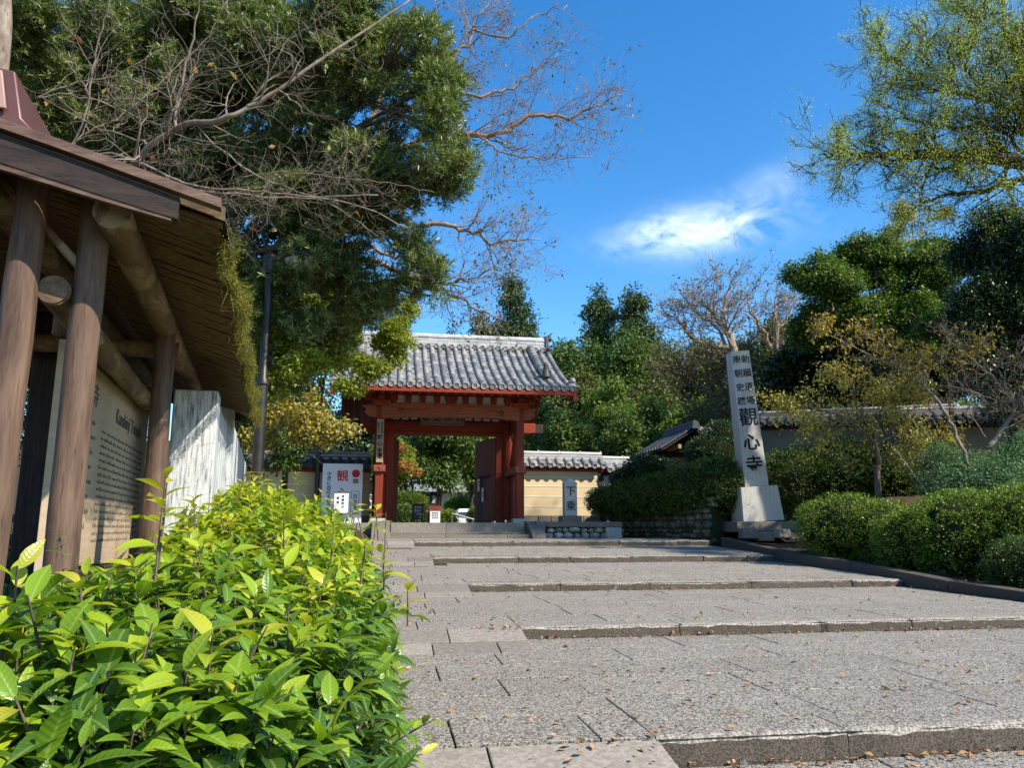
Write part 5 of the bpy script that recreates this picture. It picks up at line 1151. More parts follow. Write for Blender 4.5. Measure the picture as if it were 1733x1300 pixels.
# ------------------------------------------------------------------ clipped bushes
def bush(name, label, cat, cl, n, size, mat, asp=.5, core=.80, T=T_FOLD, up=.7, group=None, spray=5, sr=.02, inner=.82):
    cl = np.array(cl, float); t = thing(name, label, cat, (cl[0, 0], cl[0, 1], cl[:, 2].min()), group)
    m = MB(); u = sph(int(n/spray)); i = rng.choice(len(cl), len(u), p=(cl[:, 3]*cl[:, 5])/(cl[:, 3]*cl[:, 5]).sum())
    r = rng.uniform(inner, 1.0, len(u))*(1+.05*gapnoise(u*4, 1.9)+.03*gapnoise(u*12, 1.3, 3)); ub = u/(np.abs(u)**2.2).sum(1)[:, None]**(1/2.2); P = cl[i, :3]+ub*r[:, None]*cl[i, 3:6]
    gk = (gapnoise(P, 6.5, 1.0) > -.52) | (rng.random(len(P)) < .25); P, u = P[gk], u[gk]
    P = np.repeat(P, spray, 0)+rng.normal(size=(len(P)*spray, 3))*sr; u = np.repeat(u, spray, 0); k = len(P)
    D = u*1.0+rng.normal(size=(k, 3))*.6; D[:, 2] += .25; Nn = u*.3+rng.normal(size=(k, 3))*.5; Nn[:, 2] += up
    L = size*rng.uniform(.6, 1.3, k); scatter(m, T, P, D, Nn, L, L*asp); m.obj('leaves', mat, t)
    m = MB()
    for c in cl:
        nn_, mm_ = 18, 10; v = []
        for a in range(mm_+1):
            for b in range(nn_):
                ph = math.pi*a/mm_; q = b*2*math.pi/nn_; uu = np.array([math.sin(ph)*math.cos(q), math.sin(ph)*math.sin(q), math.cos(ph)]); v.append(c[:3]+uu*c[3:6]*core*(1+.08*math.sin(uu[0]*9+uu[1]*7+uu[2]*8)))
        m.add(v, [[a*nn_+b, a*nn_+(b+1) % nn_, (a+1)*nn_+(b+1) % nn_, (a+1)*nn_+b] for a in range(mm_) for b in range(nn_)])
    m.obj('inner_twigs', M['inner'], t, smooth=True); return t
def CL(px, py, d, rx, ry, rz): return [*W(px, py, d), rx, ry, rz]
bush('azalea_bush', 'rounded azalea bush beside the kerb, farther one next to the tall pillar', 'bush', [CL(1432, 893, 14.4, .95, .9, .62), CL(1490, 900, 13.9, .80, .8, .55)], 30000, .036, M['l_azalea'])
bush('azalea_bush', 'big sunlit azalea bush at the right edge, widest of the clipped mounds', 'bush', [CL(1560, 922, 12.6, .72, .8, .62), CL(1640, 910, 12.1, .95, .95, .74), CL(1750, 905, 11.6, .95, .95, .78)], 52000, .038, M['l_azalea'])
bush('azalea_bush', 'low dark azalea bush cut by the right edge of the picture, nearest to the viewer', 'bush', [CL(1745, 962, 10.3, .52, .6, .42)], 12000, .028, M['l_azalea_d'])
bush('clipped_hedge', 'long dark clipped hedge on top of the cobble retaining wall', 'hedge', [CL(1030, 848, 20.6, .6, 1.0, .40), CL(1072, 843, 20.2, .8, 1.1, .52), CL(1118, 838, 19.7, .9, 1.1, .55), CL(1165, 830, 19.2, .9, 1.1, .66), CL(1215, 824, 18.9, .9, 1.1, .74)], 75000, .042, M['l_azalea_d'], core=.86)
bush('clipped_hedge', 'broad clipped hedge mound behind the small cherry tree, right of the tall pillar', 'hedge', [CL(1350, 812, 18.9, 1.15, 1.2, .80), CL(1420, 800, 18.6, 1.15, 1.2, .82), CL(1490, 800, 18.2, .95, 1.2, .72)], 60000, .042, M['l_azalea_d'])
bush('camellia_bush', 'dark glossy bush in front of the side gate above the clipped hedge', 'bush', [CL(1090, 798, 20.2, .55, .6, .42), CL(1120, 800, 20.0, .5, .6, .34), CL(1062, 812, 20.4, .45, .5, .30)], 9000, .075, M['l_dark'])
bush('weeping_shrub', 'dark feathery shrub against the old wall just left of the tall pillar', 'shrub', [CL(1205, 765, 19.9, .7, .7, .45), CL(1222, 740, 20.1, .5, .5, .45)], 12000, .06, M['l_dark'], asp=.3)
def leafy(name, label, cat, cl, n, size, mat, asp=.5, spray=6, sr=.05, stems_from=None, up=.7, droop=.1, inner=.2, gap=None, T=T_FOLD):
    cl = np.array(cl, float); z = stems_from if stems_from is not None else cl[:, 2].min()-.5
    t = thing(name, label, cat, (cl[0, 0], cl[0, 1], z)); m = MB(); foliage(m, cl, int(n/spray), size, T, asp, inner, spray, sr, gap, up, droop); m.obj('leaves', mat, t)
    m = MB()
    for k in range(14*len(cl)):
        c = cl[k % len(cl)]; b_ = np.array([c[0]+rng.normal()*c[3]*.25, c[1]+rng.normal()*c[4]*.25, z]); e_ = c[:3]+sph(1)[0]*c[3:6]*.8; m.tube(smooth_path([b_, (b_+e_)/2+[0, 0, .05], e_], 3), np.linspace(.012, .004, 7), 4)
    m.obj('stems', M['bark_brown'], t); return t
leafy('silvery_shrub', 'pale silvery-green leafy shrub behind the azaleas, left of the two', 'shrub', [CL(1610, 815, 14.8, .62, .6, .50), CL(1590, 775, 15.0, .35, .4, .36), CL(1640, 795, 15, .45, .5, .38)], 12000, .048, M['l_silver'], stems_from=-.4)
leafy('silvery_shrub', 'pale silvery-green leafy shrub reaching the right picture edge behind the azaleas', 'shrub', [CL(1700, 818, 14.4, .7, .6, .5), CL(1712, 780, 14.8, .5, .5, .36), CL(1745, 765, 14.8, .45, .5, .55)], 14000, .048, M['l_silver'], stems_from=-.4)

# ------------------------------------------------------------------ trees of the middle distance and the hill
def tree(label, px, py_top, d, hw, kind, mat, size=None, n=5000, base=None, low=None, name=None, group=None, dens=1.0, bark='bark_dark'):
    top = W(px, py_top, d); x, y = top[0], top[1]; zb = float(ground_z(x, y)) if base is None else base
    Rw = hw*d/FPX; H_ = top[2]-zb; names = dict(cedar='cedar_tree', broad='broadleaf_tree', maple='maple_tree')
    t = thing(name or names[kind], label, 'tree', (x, y, zb), group); size = size or max(.05, d*.0052)
    lowz = zb+H_*.12 if low is None else W(px, low, d)[2]
    m = MB()
    if kind == 'cedar':
        K = 60; f = np.sort(rng.uniform(0, 1, K)); cz = lowz+(top[2]-lowz)*f*.97; rad = Rw*(1.0-.78*f**2.4)*rng.uniform(.65, 1.1, K); a = rng.uniform(0, 6.28, K)
        cl = np.stack([x+np.cos(a)*rad*.55, y+np.sin(a)*rad*.55, cz-.05*H_*.2, rad*.62+.15, rad*.62+.15, (rad*.42+.12)], 1); cl[-1] = [x, y, top[2]-Rw*.2, Rw*.16, Rw*.16, Rw*.28]
        foliage(m, cl, n//4, size, T_FOLD, .42, .35, 4, size*.7, None, .5, .35)
    else:
        c = np.array([x, y, (top[2]+lowz)/2]); Rz = (top[2]-lowz)/2
        K = int(16+Rz/Rw*14); cl = clumps_in(c, (Rw*.86, Rw*.8, Rz*.88), K, (.24, .44), .15, .7 if kind == 'broad' else .42)
        foliage(m, cl, n//4, size, T_MAPLE if kind == 'maple' else T_FOLD, .8 if kind == 'maple' else .55, .4, 4, size*.8, None, .8, .2)
    m.obj('crown', mat, t)
    m = MB(); trunk(m, (x, y, zb-.3), (x, y, top[2]-.15*H_), max(.08, Rw*.07), cl, 9); m.obj('trunk', M[bark], t)
    return t
TG = 'trees on the hill behind the gate'
HILL = [  # label, px, pytop, depth, halfwidth, kind, mat, n
 ('tall rounded cedar standing alone against the sky above the gate roof ridge', 866, 450, 58, 60, 'cedar', 'l_cedar', 30000, None),
 ('lower cedar shoulder just left of the tall cedar above the roof', 812, 520, 57, 44, 'cedar', 'l_cedar', 16000, None),
 ('small cedar tip peeping over the left part of the gate ridge', 766, 540, 62, 26, 'cedar', 'l_cedar', 4000, None),
 ('slim pointed cedar, left of the cedar pair on the skyline', 1013, 476, 60, 52, 'cedar', 'l_cedar', 22000, None),
 ('fuller cedar, right of the pair on the skyline', 1072, 480, 58, 58, 'cedar', 'l_cedar', 24000, None),
 ('dark round tree on the skyline right of the gate ridge end', 950, 542, 50, 42, 'broad', 'l_broad', 12000, None),
 ('dark tree filling the dip below the slim cedar', 1000, 560, 48, 46, 'broad', 'l_broad', 10000, None),
 ('dark green tree below the fuller cedar', 1062, 548, 47, 50, 'broad', 'l_broad', 12000, None),
 ('dark tree on the ridge left of the bare crown', 1125, 555, 50, 44, 'broad', 'l_broad', 10000, None),
 ('olive tree on the ridge behind the bare crown', 1185, 560, 49, 46, 'broad', 'l_olive', 10000, None),
 ('mixed olive tree on the ridge right of the bare crown', 1250, 548, 48, 46, 'broad', 'l_olive', 10000, None),
 ('brownish olive tree below the skyline beside the second bare tree', 1310, 530, 46, 44, 'broad', 'l_olive', 10000, None),
 ('dark tree behind the right end of the ridge', 1370, 540, 46, 50, 'broad', 'l_broad', 9000, None),
 ('mid-green tree rising just behind the right gable of the gate', 925, 600, 38, 42, 'broad', 'l_broad', 10000, None),
 ('grey-green loose tree on the slope centre right of the gate', 985, 610, 36, 48, 'broad', 'l_olive', 11000, None),
 ('light green spreading tree on the slope above the tiled wall', 1035, 632, 33, 58, 'maple', 'l_light', 15000, None),
 ('olive tree with thin crown left of the bare tree trunks', 1105, 600, 36, 46, 'broad', 'l_olive', 9000, None),
 ('fresh green maple right behind the tiled wall beside the gate', 960, 672, 29, 44, 'maple', 'l_broad', 12000, None),
 ('layered green maple behind the pale wall stretch', 1050, 690, 27.5, 44, 'maple', 'l_broad', 12000, None),
 ('bright yellow-green shrubby tree above the side gate roof', 1165, 672, 27, 50, 'broad', 'l_light', 12000, None),
 ('shaded green tree left of the top of the tall pillar', 1215, 640, 26, 40, 'broad', 'l_light', 9000, None),
 ('green tree behind the tall pillar top on the right', 1300, 620, 27, 40, 'broad', 'l_broad', 9000, None),
 ('rounded grey-green tree seen above the middle of the wall', 1110, 655, 31, 40, 'broad', 'l_broad', 9000, None),
]
for L_, px, pt, d, hw, kd, mt, n, base in HILL: tree(L_, px, pt, d, hw, kd, M[mt], n=n, group=TG, low=None if d > 32 else None)
# woods filling the slope below the individually visible trees
m = MB(); n = 1500; gx_ = rng.uniform(-20, 55, n); gy_ = rng.uniform(42, 110, n); gz_ = ground_z(gx_, gy_); r_ = rng.uniform(1.3, 2.6, n)
foliage(m, np.stack([gx_, gy_, gz_+.8, r_, r_, r_*1.1], 1), 60000, .34, T_FOLD, .6, .5)
o = struct(m.obj('undergrowth', M['l_broad']), 'stuff')
# trees seen through the gate opening
for L_, px, pt, d, hw, kd, mt, n, low in (
 ('large mid-green tree filling the gate opening', 745, 660, 34, 66, 'broad', 'l_broad', 20000, 838),
 ('light green tree at the right of the gate opening', 800, 690, 36, 46, 'maple', 'l_light', 14000, 835),
 ('dark bluish evergreen at the upper left of the gate opening', 690, 690, 40, 44, 'broad', 'l_dark', 12000, 850),
 ('maple turning orange at the left edge of the gate opening', 668, 742, 31, 32, 'maple', 'l_maple', 9000, 825),
 ('dark evergreen behind the left roofed wall', 610, 640, 34, 50, 'broad', 'l_dark', 12000, None),
 ('dark evergreen farther left behind the stone fence', 400, 600, 24, 95, 'broad', 'l_dark', 20000, None),
 ('dark evergreen behind the shelter at the far left', 150, 520, 20, 120, 'broad', 'l_dark', 24000, None),
 ('shadowy evergreen left of the shelter square post', -40, 500, 16, 110, 'broad', 'l_dark', 16000, None),
 ('dark tree between the lamp posts left of the gate', 520, 610, 27, 60, 'broad', 'l_dark', 14000, None)):
    tree(L_, px, pt, d, hw, kd, M[mt], n=n, low=low)
t = thing('maple_spray', 'orange leaf sprays in the left of the gate opening', 'tree', (0, 30, .1)); m = MB()
foliage(m, np.array([CL(670, 757, 30, .38, .4, .13), CL(680, 789, 30, .42, .4, .10), CL(702, 800, 31, .3, .3, .07)]), 330, .11, T_MAPLE, .8, .2, 4, .08); m.obj('crown', M['l_orange'], t)
m = MB(); m.tube([W(660, 830, 30), W(668, 790, 30), W(690, 755, 30)], [.05, .04, .02], 6); m.obj('trunk', M['bark_dark'], t)
for L_, cl, mt, n in (
 ('clipped dome shaped bush above the white van through the gate', [CL(779, 858, 40.0, .80, .7, .40)], 'l_azalea', 9000),
 ('leafy shrub at the right of the van inside the gate', [CL(806, 876, 33, .35, .5, .40)], 'l_light', 4000),
 ('green bush left of the van, behind the reddish table', [CL(756, 878, 32, .35, .5, .30)], 'l_azalea', 4000),
 ('spreading green shrub at the left of the gate opening', [CL(686, 850, 33, .9, .6, .42), CL(712, 848, 34, .5, .5, .35)], 'l_light', 10000),
 ('dark low shrub beneath the spreading shrub at the left of the opening', [CL(680, 876, 30, .75, .6, .45), CL(720, 872, 31, .45, .6, .4)], 'l_azalea_d', 8000)):
    bush('garden_bush', L_, 'bush', cl, n, .085, M[mt], sr=.05)

# big dark maples and evergreen at right
def mass(name, label, cl_px, d, mat, n, size, base, kind='broad', K=10, rf=(.28, .46), asp=.55, flat=.7, bark='bark_dark', tr=.16, gap=None, inner=.4):
    cls = []
    for px, py, rx, ry in cl_px:
        c = W(px, py, d+rng.normal()*.5); R_ = (rx*d/FPX, rx*d/FPX*.9, ry*d/FPX); cls.append(clumps_in(c, R_, K, rf, .1, flat))
    cl = np.concatenate(cls); t = thing(name, label, 'tree', base); m = MB()
    foliage(m, cl, n//4, size, T_MAPLE if kind == 'maple' else T_FOLD, asp, inner, 4, size*.9, gap, .8, .2); m.obj('crown', mat, t)
    m = MB(); tp = cl[:, :3].mean(0); trunk(m, base, tp, tr, cl, 22 if tr > .1 else 1); m.obj('trunk', M[bark], t); return t
b_ = W(1500, 700, 22); mass('maple_tree', 'broad dark green maple crown right of the pillar against the sky', [(1400, 480, 62, 55), (1470, 440, 62, 48), (1545, 470, 80, 70), (1430, 540, 75, 50), (1530, 550, 85, 55), (1590, 440, 45, 45), (1380, 560, 45, 30)], 22, M['l_mapleG'], 160000, .10, (b_[0], b_[1], 1.2), 'maple', 20, (.30, .60), .8, .5, inner=.08, gap=(1.9, -.45))
b_ = W(1420, 720, 25); mass('evergreen_tree', 'deep shaded tree mass below the maple, above the shaded wall', [(1370, 620, 60, 55), (1440, 630, 70, 60), (1520, 640, 70, 60), (1600, 620, 70, 60)], 25, M['l_dark'], 60000, .15, (b_[0], b_[1], 1.2), K=12, rf=(.4, .6))
b_ = W(1700, 740, 17); mass('evergreen_tree', 'very dark glossy evergreen at the right edge below the feathery tree', [(1700, 430, 75, 85), (1660, 520, 50, 60), (1720, 560, 75, 90), (1760, 450, 60, 90), (1665, 610, 60, 55), (1720, 660, 60, 50)], 17, M['l_dark'], 120000, .085, (b_[0], b_[1], .9), K=14, asp=.42, rf=(.36, .62), inner=.15)
b_ = W(1570, 700, 24.5); mass('maple_tree', 'smaller bronze-leaved tree top between the maple and the feathery tree', [(1540, 365, 38, 28), (1585, 380, 38, 26), (1520, 400, 25, 22)], 24.5, M['l_cherry'], 7000, .09, (b_[0], b_[1], 1.2), K=9, tr=.08, gap=(2.2, -.15))
b_ = W(1600, 600, 19.6); mass('maple_tree', 'small pale layered maple spray in front of the dark evergreen', [(1590, 540, 28, 12), (1615, 528, 20, 10), (1570, 560, 26, 10)], 18.6, M['l_mapleG'], 4500, .08, (b_[0], b_[1], 1.0), 'maple', 6, (.3, .5), .8, .4, tr=.05)

b_ = W(200, 700, 15); mass('evergreen_tree', 'filler evergreen standing in for deep shade behind the podocarpus at upper left', [(60, 90, 110, 120), (230, 120, 120, 130), (400, 110, 120, 130), (540, 110, 90, 110), (300, 300, 150, 110), (520, 330, 110, 90), (100, 280, 120, 110), (440, 480, 90, 100)], 15, M['l_dark'], 60000, .13, (b_[0], b_[1], -.2), K=12, rf=(.3, .5), tr=.2)  # filler tree; dark leaves stand for deep shade behind the podocarpus
t = thing('evergreen_tree', 'evergreen just outside the right edge shading the plaster wall', 'tree', (20, 13, 1.2)); cl = np.concatenate([clumps_in((20, 13, 5.2), (3.6, 3.6, 3.2), 26, (.3, .5)), clumps_in((25, 9, 6), (3.6, 3.6, 3.5), 20, (.3, .5))]); m = MB(); foliage(m, cl, 7000, .2, T_FOLD, .55, .4, 4, .15, None, .8, .2); m.obj('crown', M['l_dark'], t); m = MB(); trunk(m, (20, 13, .8), (20, 13, 7), .22, cl, 12); m.obj('trunk', M['bark_dark'], t)

# ------------------------------------------------------------------ limb trees
def ltree(name, label, limbs, base, bark, cfg, leaves=None, cat='tree'):
    t = thing(name, label, cat, base); m = MB(); tips = []
    for L_ in limbs:
        pts, r0, r1, ntw, tl, lv = L_[:6]; limb(m, tips, [W(*p_) for p_ in pts], r0, r1, cfg, ntw, tl, lv, L_[6] if len(L_) > 6 else .15)
    m.obj('branches', M[bark], t, smooth=True)
    if leaves:
        m = MB(); mat, per, sr, size, asp, frac = leaves[:6]; tipleaves(m, tips, per, sr, size, leaves[6] if len(leaves) > 6 else T_FOLD, asp, frac); m.obj('leaves', M[mat], t)
    return t, tips
twig = dict(wob=.20, up=.04, kids=3, ang=(25, 65), rmin=.0028, seg=.10, flat=1.0, shr=1.0)
b_ = W(205, 560, 6.6); d = 6.2
ltree('bare_cherry_tree', 'nearly leafless grey cherry branches spreading over the shelter roof', [
 ([(165, 470, 6.6), (195, 350, 6.4), (225, 280, 6.0), (300, 216, 5.8), (370, 202, 5.6), (440, 172, 5.6), (520, 118, 5.6), (600, 62, 5.7), (700, -6, 5.8)], .036, .007, 18, .6, 2, .25),
 ([(297, 222, 5.8), (298, 180, 5.8), (310, 130, 5.8), (326, 60, 5.7), (340, -10, 5.6)], .016, .006, 9, .5, 2, .1),
 ([(118, 262, 6.1), (140, 228, 6.1), (200, 200, 6.1), (250, 160, 6.1), (300, 110, 6.1), (345, 70, 6.1), (385, 0, 6.0)], .013, .004, 11, .5, 2, .1),
 ([(118, 262, 6.0), (180, 260, 6.0), (230, 272, 5.9), (290, 300, 5.8), (350, 318, 5.7), (430, 322, 5.7), (520, 332, 5.7), (640, 330, 5.8)], .015, .005, 21, .55, 2, .15),
 ([(225, 282, 6.0), (300, 315, 6.0), (400, 330, 6.1), (500, 335, 6.2), (600, 345, 6.3), (690, 385, 6.4)], .012, .005, 20, .55, 2, .1),
 ([(60, 168, 6.2), (100, 160, 6.2), (160, 168, 6.2), (240, 200, 6.2), (320, 235, 6.1), (380, 240, 6.0)], .010, .004, 14, .4, 2, .1),
 ([(60, 165, 6.2), (130, 140, 6.2), (200, 125, 6.2), (275, 82, 6.2)], .011, .004, 9, .4, 2, .1),
 ([(115, 262, 6.1), (140, 210, 6.0), (155, 130, 5.9), (170, 60, 5.8), (190, -10, 5.7)], .012, .005, 10, .4, 2, .1),
 ([(300, 235, 5.8), (370, 250, 5.7), (420, 290, 5.7), (490, 320, 5.7), (560, 345, 5.8), (640, 400, 6.0)], .008, .003, 12, .45, 2, .1),
 ([(210, 130, 6.1), (280, 150, 6.0), (350, 120, 5.9), (430, 105, 5.8), (500, 60, 5.7), (560, 20, 5.6)], .008, .003, 10, .4, 2, .1),
 ([(400, 300, 6), (480, 290, 6), (560, 300, 6), (660, 310, 6), (735, 325, 6.1)], .006, .0025, 11, .4, 2, .1),
 ], (b_[0], b_[1], -.2), 'bark_grey', dict(twig, wob=.24, lw=.006, rmin=.0016), ('l_orange', 1, .02, .075, .5, .012))
tk = thing('leafless_trunk', 'pale tree trunk at the very top left corner of the view', 'tree', tuple(W(-30, 500, 5.5))); m = MB(); m.tube(smooth_path([W(-60, 600, 5.6), W(-20, 250, 5.6), W(4, 60, 5.6), W(6, -30, 5.6)], 5), np.linspace(.10, .05, 16), 12); m.obj('trunk', M['bark_grey'], tk)
crape = dict(wob=.24, up=.02, kids=3, ang=(25, 60), rmin=.0032, seg=.16, flat=1.0, lw=.03)
b_ = W(560, 560, 14.5)
t, tips = ltree('crape_myrtle', 'crape myrtle with smooth reddish branches reaching out over the sky above the gate', [
 ([(540, 560, 14), (560, 400, 13.5), (600, 290, 13), (700, 240, 13), (790, 228, 13), (850, 222, 13), (905, 195, 13), (960, 198, 13), (1010, 175, 13), (1050, 160, 13)], .085, .010, 26, 1.0, 3, .4),
 ([(600, 290, 13), (660, 200, 13), (740, 170, 13), (800, 165, 13), (860, 150, 13), (905, 120, 13), (945, 90, 13)], .05, .009, 17, .9, 3, .35),
 ([(600, 290, 13), (660, 130, 13), (730, 100, 13), (790, 75, 13), (800, 40, 13), (830, 0, 13)], .07, .010, 16, .9, 3, .4),
 ([(740, 170, 13), (790, 60, 13), (860, 60, 13), (900, 30, 13), (960, 8, 13)], .03, .008, 12, .8, 2, .2),
 ([(700, 240, 13), (790, 230, 13), (820, 240, 13), (860, 262, 13), (920, 268, 13), (1000, 265, 13)], .03, .008, 14, .8, 2, .45),
 ([(560, 400, 13.5), (640, 380, 13), (720, 378, 12.8), (790, 388, 12.7), (830, 408, 12.6), (915, 405, 12.5)], .07, .010, 24, .8, 3, .5),
 ([(545, 520, 14), (600, 440, 13.4), (680, 462, 13), (740, 488, 12.8), (790, 510, 12.6), (840, 540, 12.5)], .065, .010, 18, .8, 3, .45),
 ([(660, 455, 13), (740, 480, 12.8), (800, 470, 12.6), (840, 455, 12.6)], .035, .008, 14, .7, 2, .4),
 ([(545, 470, 13), (560, 428, 11.5), (605, 412, 11.2), (660, 432, 11), (700, 445, 11)], .05, .02, 6, .6, 2, .4),
 ], (b_[0], b_[1], -.1), 'bark_crape', crape, ('l_orange', 1, .05, .06, .55, .07))
m = MB(); k = [q for q in tips if rng.random() < .06]; tipleaves(m, k, 3, .07, .06, T_FOLD, .55, 1); m.obj('leaves', M['l_olive'], t)
# two bare crowns on the slope behind the pillar
bare = dict(wob=.22, up=.08, kids=3, ang=(22, 50), rmin=.009, seg=.3, flat=1.0, lw=.04); d = 27
b_ = W(1232, 720, d)
ltree('bare_tree', 'leafless pale-barked tree with fan crown left behind the tall pillar', [
 ([(1228, 720, d), (1235, 640, d), (1238, 580, d), (1215, 540, d), (1195, 520, d)], .20, .05, 14, 1.4, 3, .35),
 ([(1236, 590, d), (1190, 585, d), (1160, 560, d), (1150, 545, d), (1110, 515, d)], .10, .02, 14, 1.2, 3, .3),
 ([(1220, 545, d), (1230, 500, d), (1240, 470, d)], .07, .02, 10, 1.2, 3, .1),
 ([(1236, 600, d), (1215, 560, d), (1175, 525, d), (1150, 495, d)], .07, .015, 12, 1.1, 3, .2)], (b_[0], b_[1], 1.0), 'bark_crape', bare, ('l_olive', 1, .1, .12, .55, .18))
d = 28; b_ = W(1312, 700, d)
ltree('bare_tree', 'leafless pale-barked tree right behind the tall pillar, its trunk forked', [
 ([(1310, 700, d), (1314, 640, d), (1314, 560, d), (1312, 530, d), (1330, 500, d)], .16, .04, 14, 1.3, 3, .35),
 ([(1312, 600, d), (1290, 560, d), (1270, 520, d), (1262, 500, d)], .08, .02, 10, 1.1, 3, .2),
 ([(1314, 560, d), (1330, 540, d), (1350, 500, d)], .06, .02, 8, 1.0, 3, .2)], (b_[0], b_[1], 1.0), 'bark_crape', bare, ('l_olive', 1, .1, .12, .55, .25))
d = 24; b_ = W(1285, 720, d)
ltree('spreading_pine', 'dark crooked low branches left of the pillar over the side gate roof', [
 ([(1290, 700, d), (1240, 660, d), (1200, 668, d), (1160, 640, d), (1120, 625, d)], .12, .03, 22, 1.2, 3, .2),
 ([(1240, 662, d), (1200, 700, d), (1175, 690, d), (1160, 660, d)], .06, .02, 10, .8, 2, .2),
 ([(1270, 690, d), (1250, 640, d), (1215, 615, d), (1170, 600, d)], .07, .02, 14, 1.1, 3, .2)], (b_[0], b_[1], 1.0), 'bark_brown', bare, ('l_olive', 2, .12, .11, .55, .35))
# feathery tree top right
feather = dict(wob=.20, up=.05, kids=3, ang=(22, 55), rmin=.006, seg=.18, flat=.8, lw=.03); d = 14.5
b_ = W(1830, 700, d)
t, tips = ltree('feathery_tree', 'large tree with fine yellow-green feathery leaves against the sky, top right', [
 ([(1830, 600, d), (1800, 380, d), (1760, 290, d), (1700, 268, d), (1620, 264, d), (1540, 262, d), (1480, 262, d), (1430, 262, d), (1385, 262, d)], .20, .010, 54, .95, 3, .3),
 ([(1760, 290, d), (1740, 200, d), (1728, 120, d), (1705, 60, d), (1690, -30, d)], .12, .02, 30, 1.2, 3, .1),
 ([(1735, 190, d), (1690, 180, d), (1620, 155, d), (1570, 145, d), (1500, 95, d), (1475, 60, d)], .06, .008, 36, .85, 3, .15),
 ([(1640, 165, d), (1590, 140, d), (1565, 80, d), (1600, 45, d)], .03, .008, 24, .8, 3, .1),
 ([(1690, 180, d), (1640, 120, d), (1650, 60, d), (1640, 0, d)], .04, .01, 32, .9, 3, .1),
 ([(1800, 380, d), (1740, 310, d), (1680, 320, d), (1620, 325, d), (1560, 345, d), (1525, 355, d)], .08, .01, 30, .85, 3, .2),
 ([(1760, 300, d), (1690, 225, d), (1600, 215, d), (1520, 200, d), (1470, 195, d)], .05, .01, 30, .85, 3, .2),
 ([(1800, 250, d), (1760, 150, d), (1770, 60, d), (1750, -20, d)], .07, .02, 30, 1.2, 3, .1),
 ([(1830, 420, d), (1900, 330, 13.4), (1960, 250, 12.6), (2010, 200, 11.8), (2060, 120, 11)], .07, .012, 50, .9, 3, .3)], (b_[0], b_[1], -.1), 'bark_dark', feather)  # last limb, out of view, added to cast dappled shade on the pillar
m = MB(); tipleaves(m, tips, 12, .085, .036, T_FOLD, .36, .62); m.obj('leaves', M['l_feather'], t)

# cherries in front of the right wall
ch = dict(wob=.22, up=.03, kids=3, ang=(25, 60), rmin=.0026, seg=.12, flat=1.0, lw=.012); d = 15.4
b_ = W(1487, 838, d)
t, tips = ltree('cherry_tree', 'small cherry tree with yellowing olive leaves in front of the clipped hedge', [
 ([(1487, 842, d), (1484, 800, d), (1488, 780, d), (1480, 740, d), (1490, 700, d), (1500, 670, d)], .065, .02, 18, .7, 2, .4),
 ([(1483, 755, d), (1450, 720, d), (1410, 700, d), (1360, 690, d), (1318, 685, d)], .03, .006, 22, .5, 2, .2),
 ([(1484, 750, d), (1520, 735, d), (1570, 735, d), (1600, 745, d)], .025, .006, 15, .5, 2, .2),
 ([(1484, 740, d), (1450, 690, d), (1440, 650, d), (1415, 620, d)], .025, .005, 16, .5, 2, .2),
 ([(1488, 710, d), (1520, 680, d), (1540, 650, d)], .02, .006, 20, .5, 2, .2),
 ([(1484, 730, d), (1430, 720, d), (1390, 730, d), (1370, 745, d)], .018, .005, 13, .45, 2, .2),
 ([(1490, 715, d), (1510, 735, d), (1530, 770, d), (1570, 800, d)], .015, .006, 6, .4, 2, .2)], (b_[0], b_[1], -.2), 'bark_brown', ch)
m = MB(); tipleaves(m, tips, 4, .07, .075, T_FOLD, .5, .85, .6); m.obj('leaves', M['l_cherry'], t)
st_ = thing('support_pole', 'thin slanting pole propped behind the small cherry tree', 'pole', tuple(W(1575, 845, 13.9))); m = MB(); m.tube([W(1578, 846, 14.8), W(1505, 748, 15.1)], [.016, .013], 7); m.obj('pole', M['bark_grey'], st_)
d = 14.6; b_ = W(1640, 785, d)
t, tips = ltree('cherry_tree', 'leaning cherry with long bare arching branch and orange-yellow leaves, right', [
 ([(1640, 790, d), (1615, 730, d), (1595, 690, d), (1560, 650, d), (1530, 630, d), (1480, 605, d), (1430, 580, d), (1380, 560, d)], .040, .005, 34, .42, 2, .3),
 ([(1572, 665, d), (1555, 620, d), (1555, 600, d)], .014, .005, 12, .45, 2, .2),
 ([(1560, 650, d), (1590, 610, d), (1630, 600, d), (1680, 560, d)], .014, .004, 20, .5, 2, .2),
 ([(1530, 628, d), (1500, 590, d), (1450, 560, d)], .010, .004, 14, .4, 2, .2)], (b_[0], b_[1], .1), 'bark_grey', ch)
K = [q for q in tips if q[0][2] > W(1500, 640, d)[2]]; m = MB(); tipleaves(m, K, 3, .05, .070, T_FOLD, .5, .5, .7); m.obj('leaves', M['l_turn'], t)
d = 15.2; b_ = W(1680, 760, d)
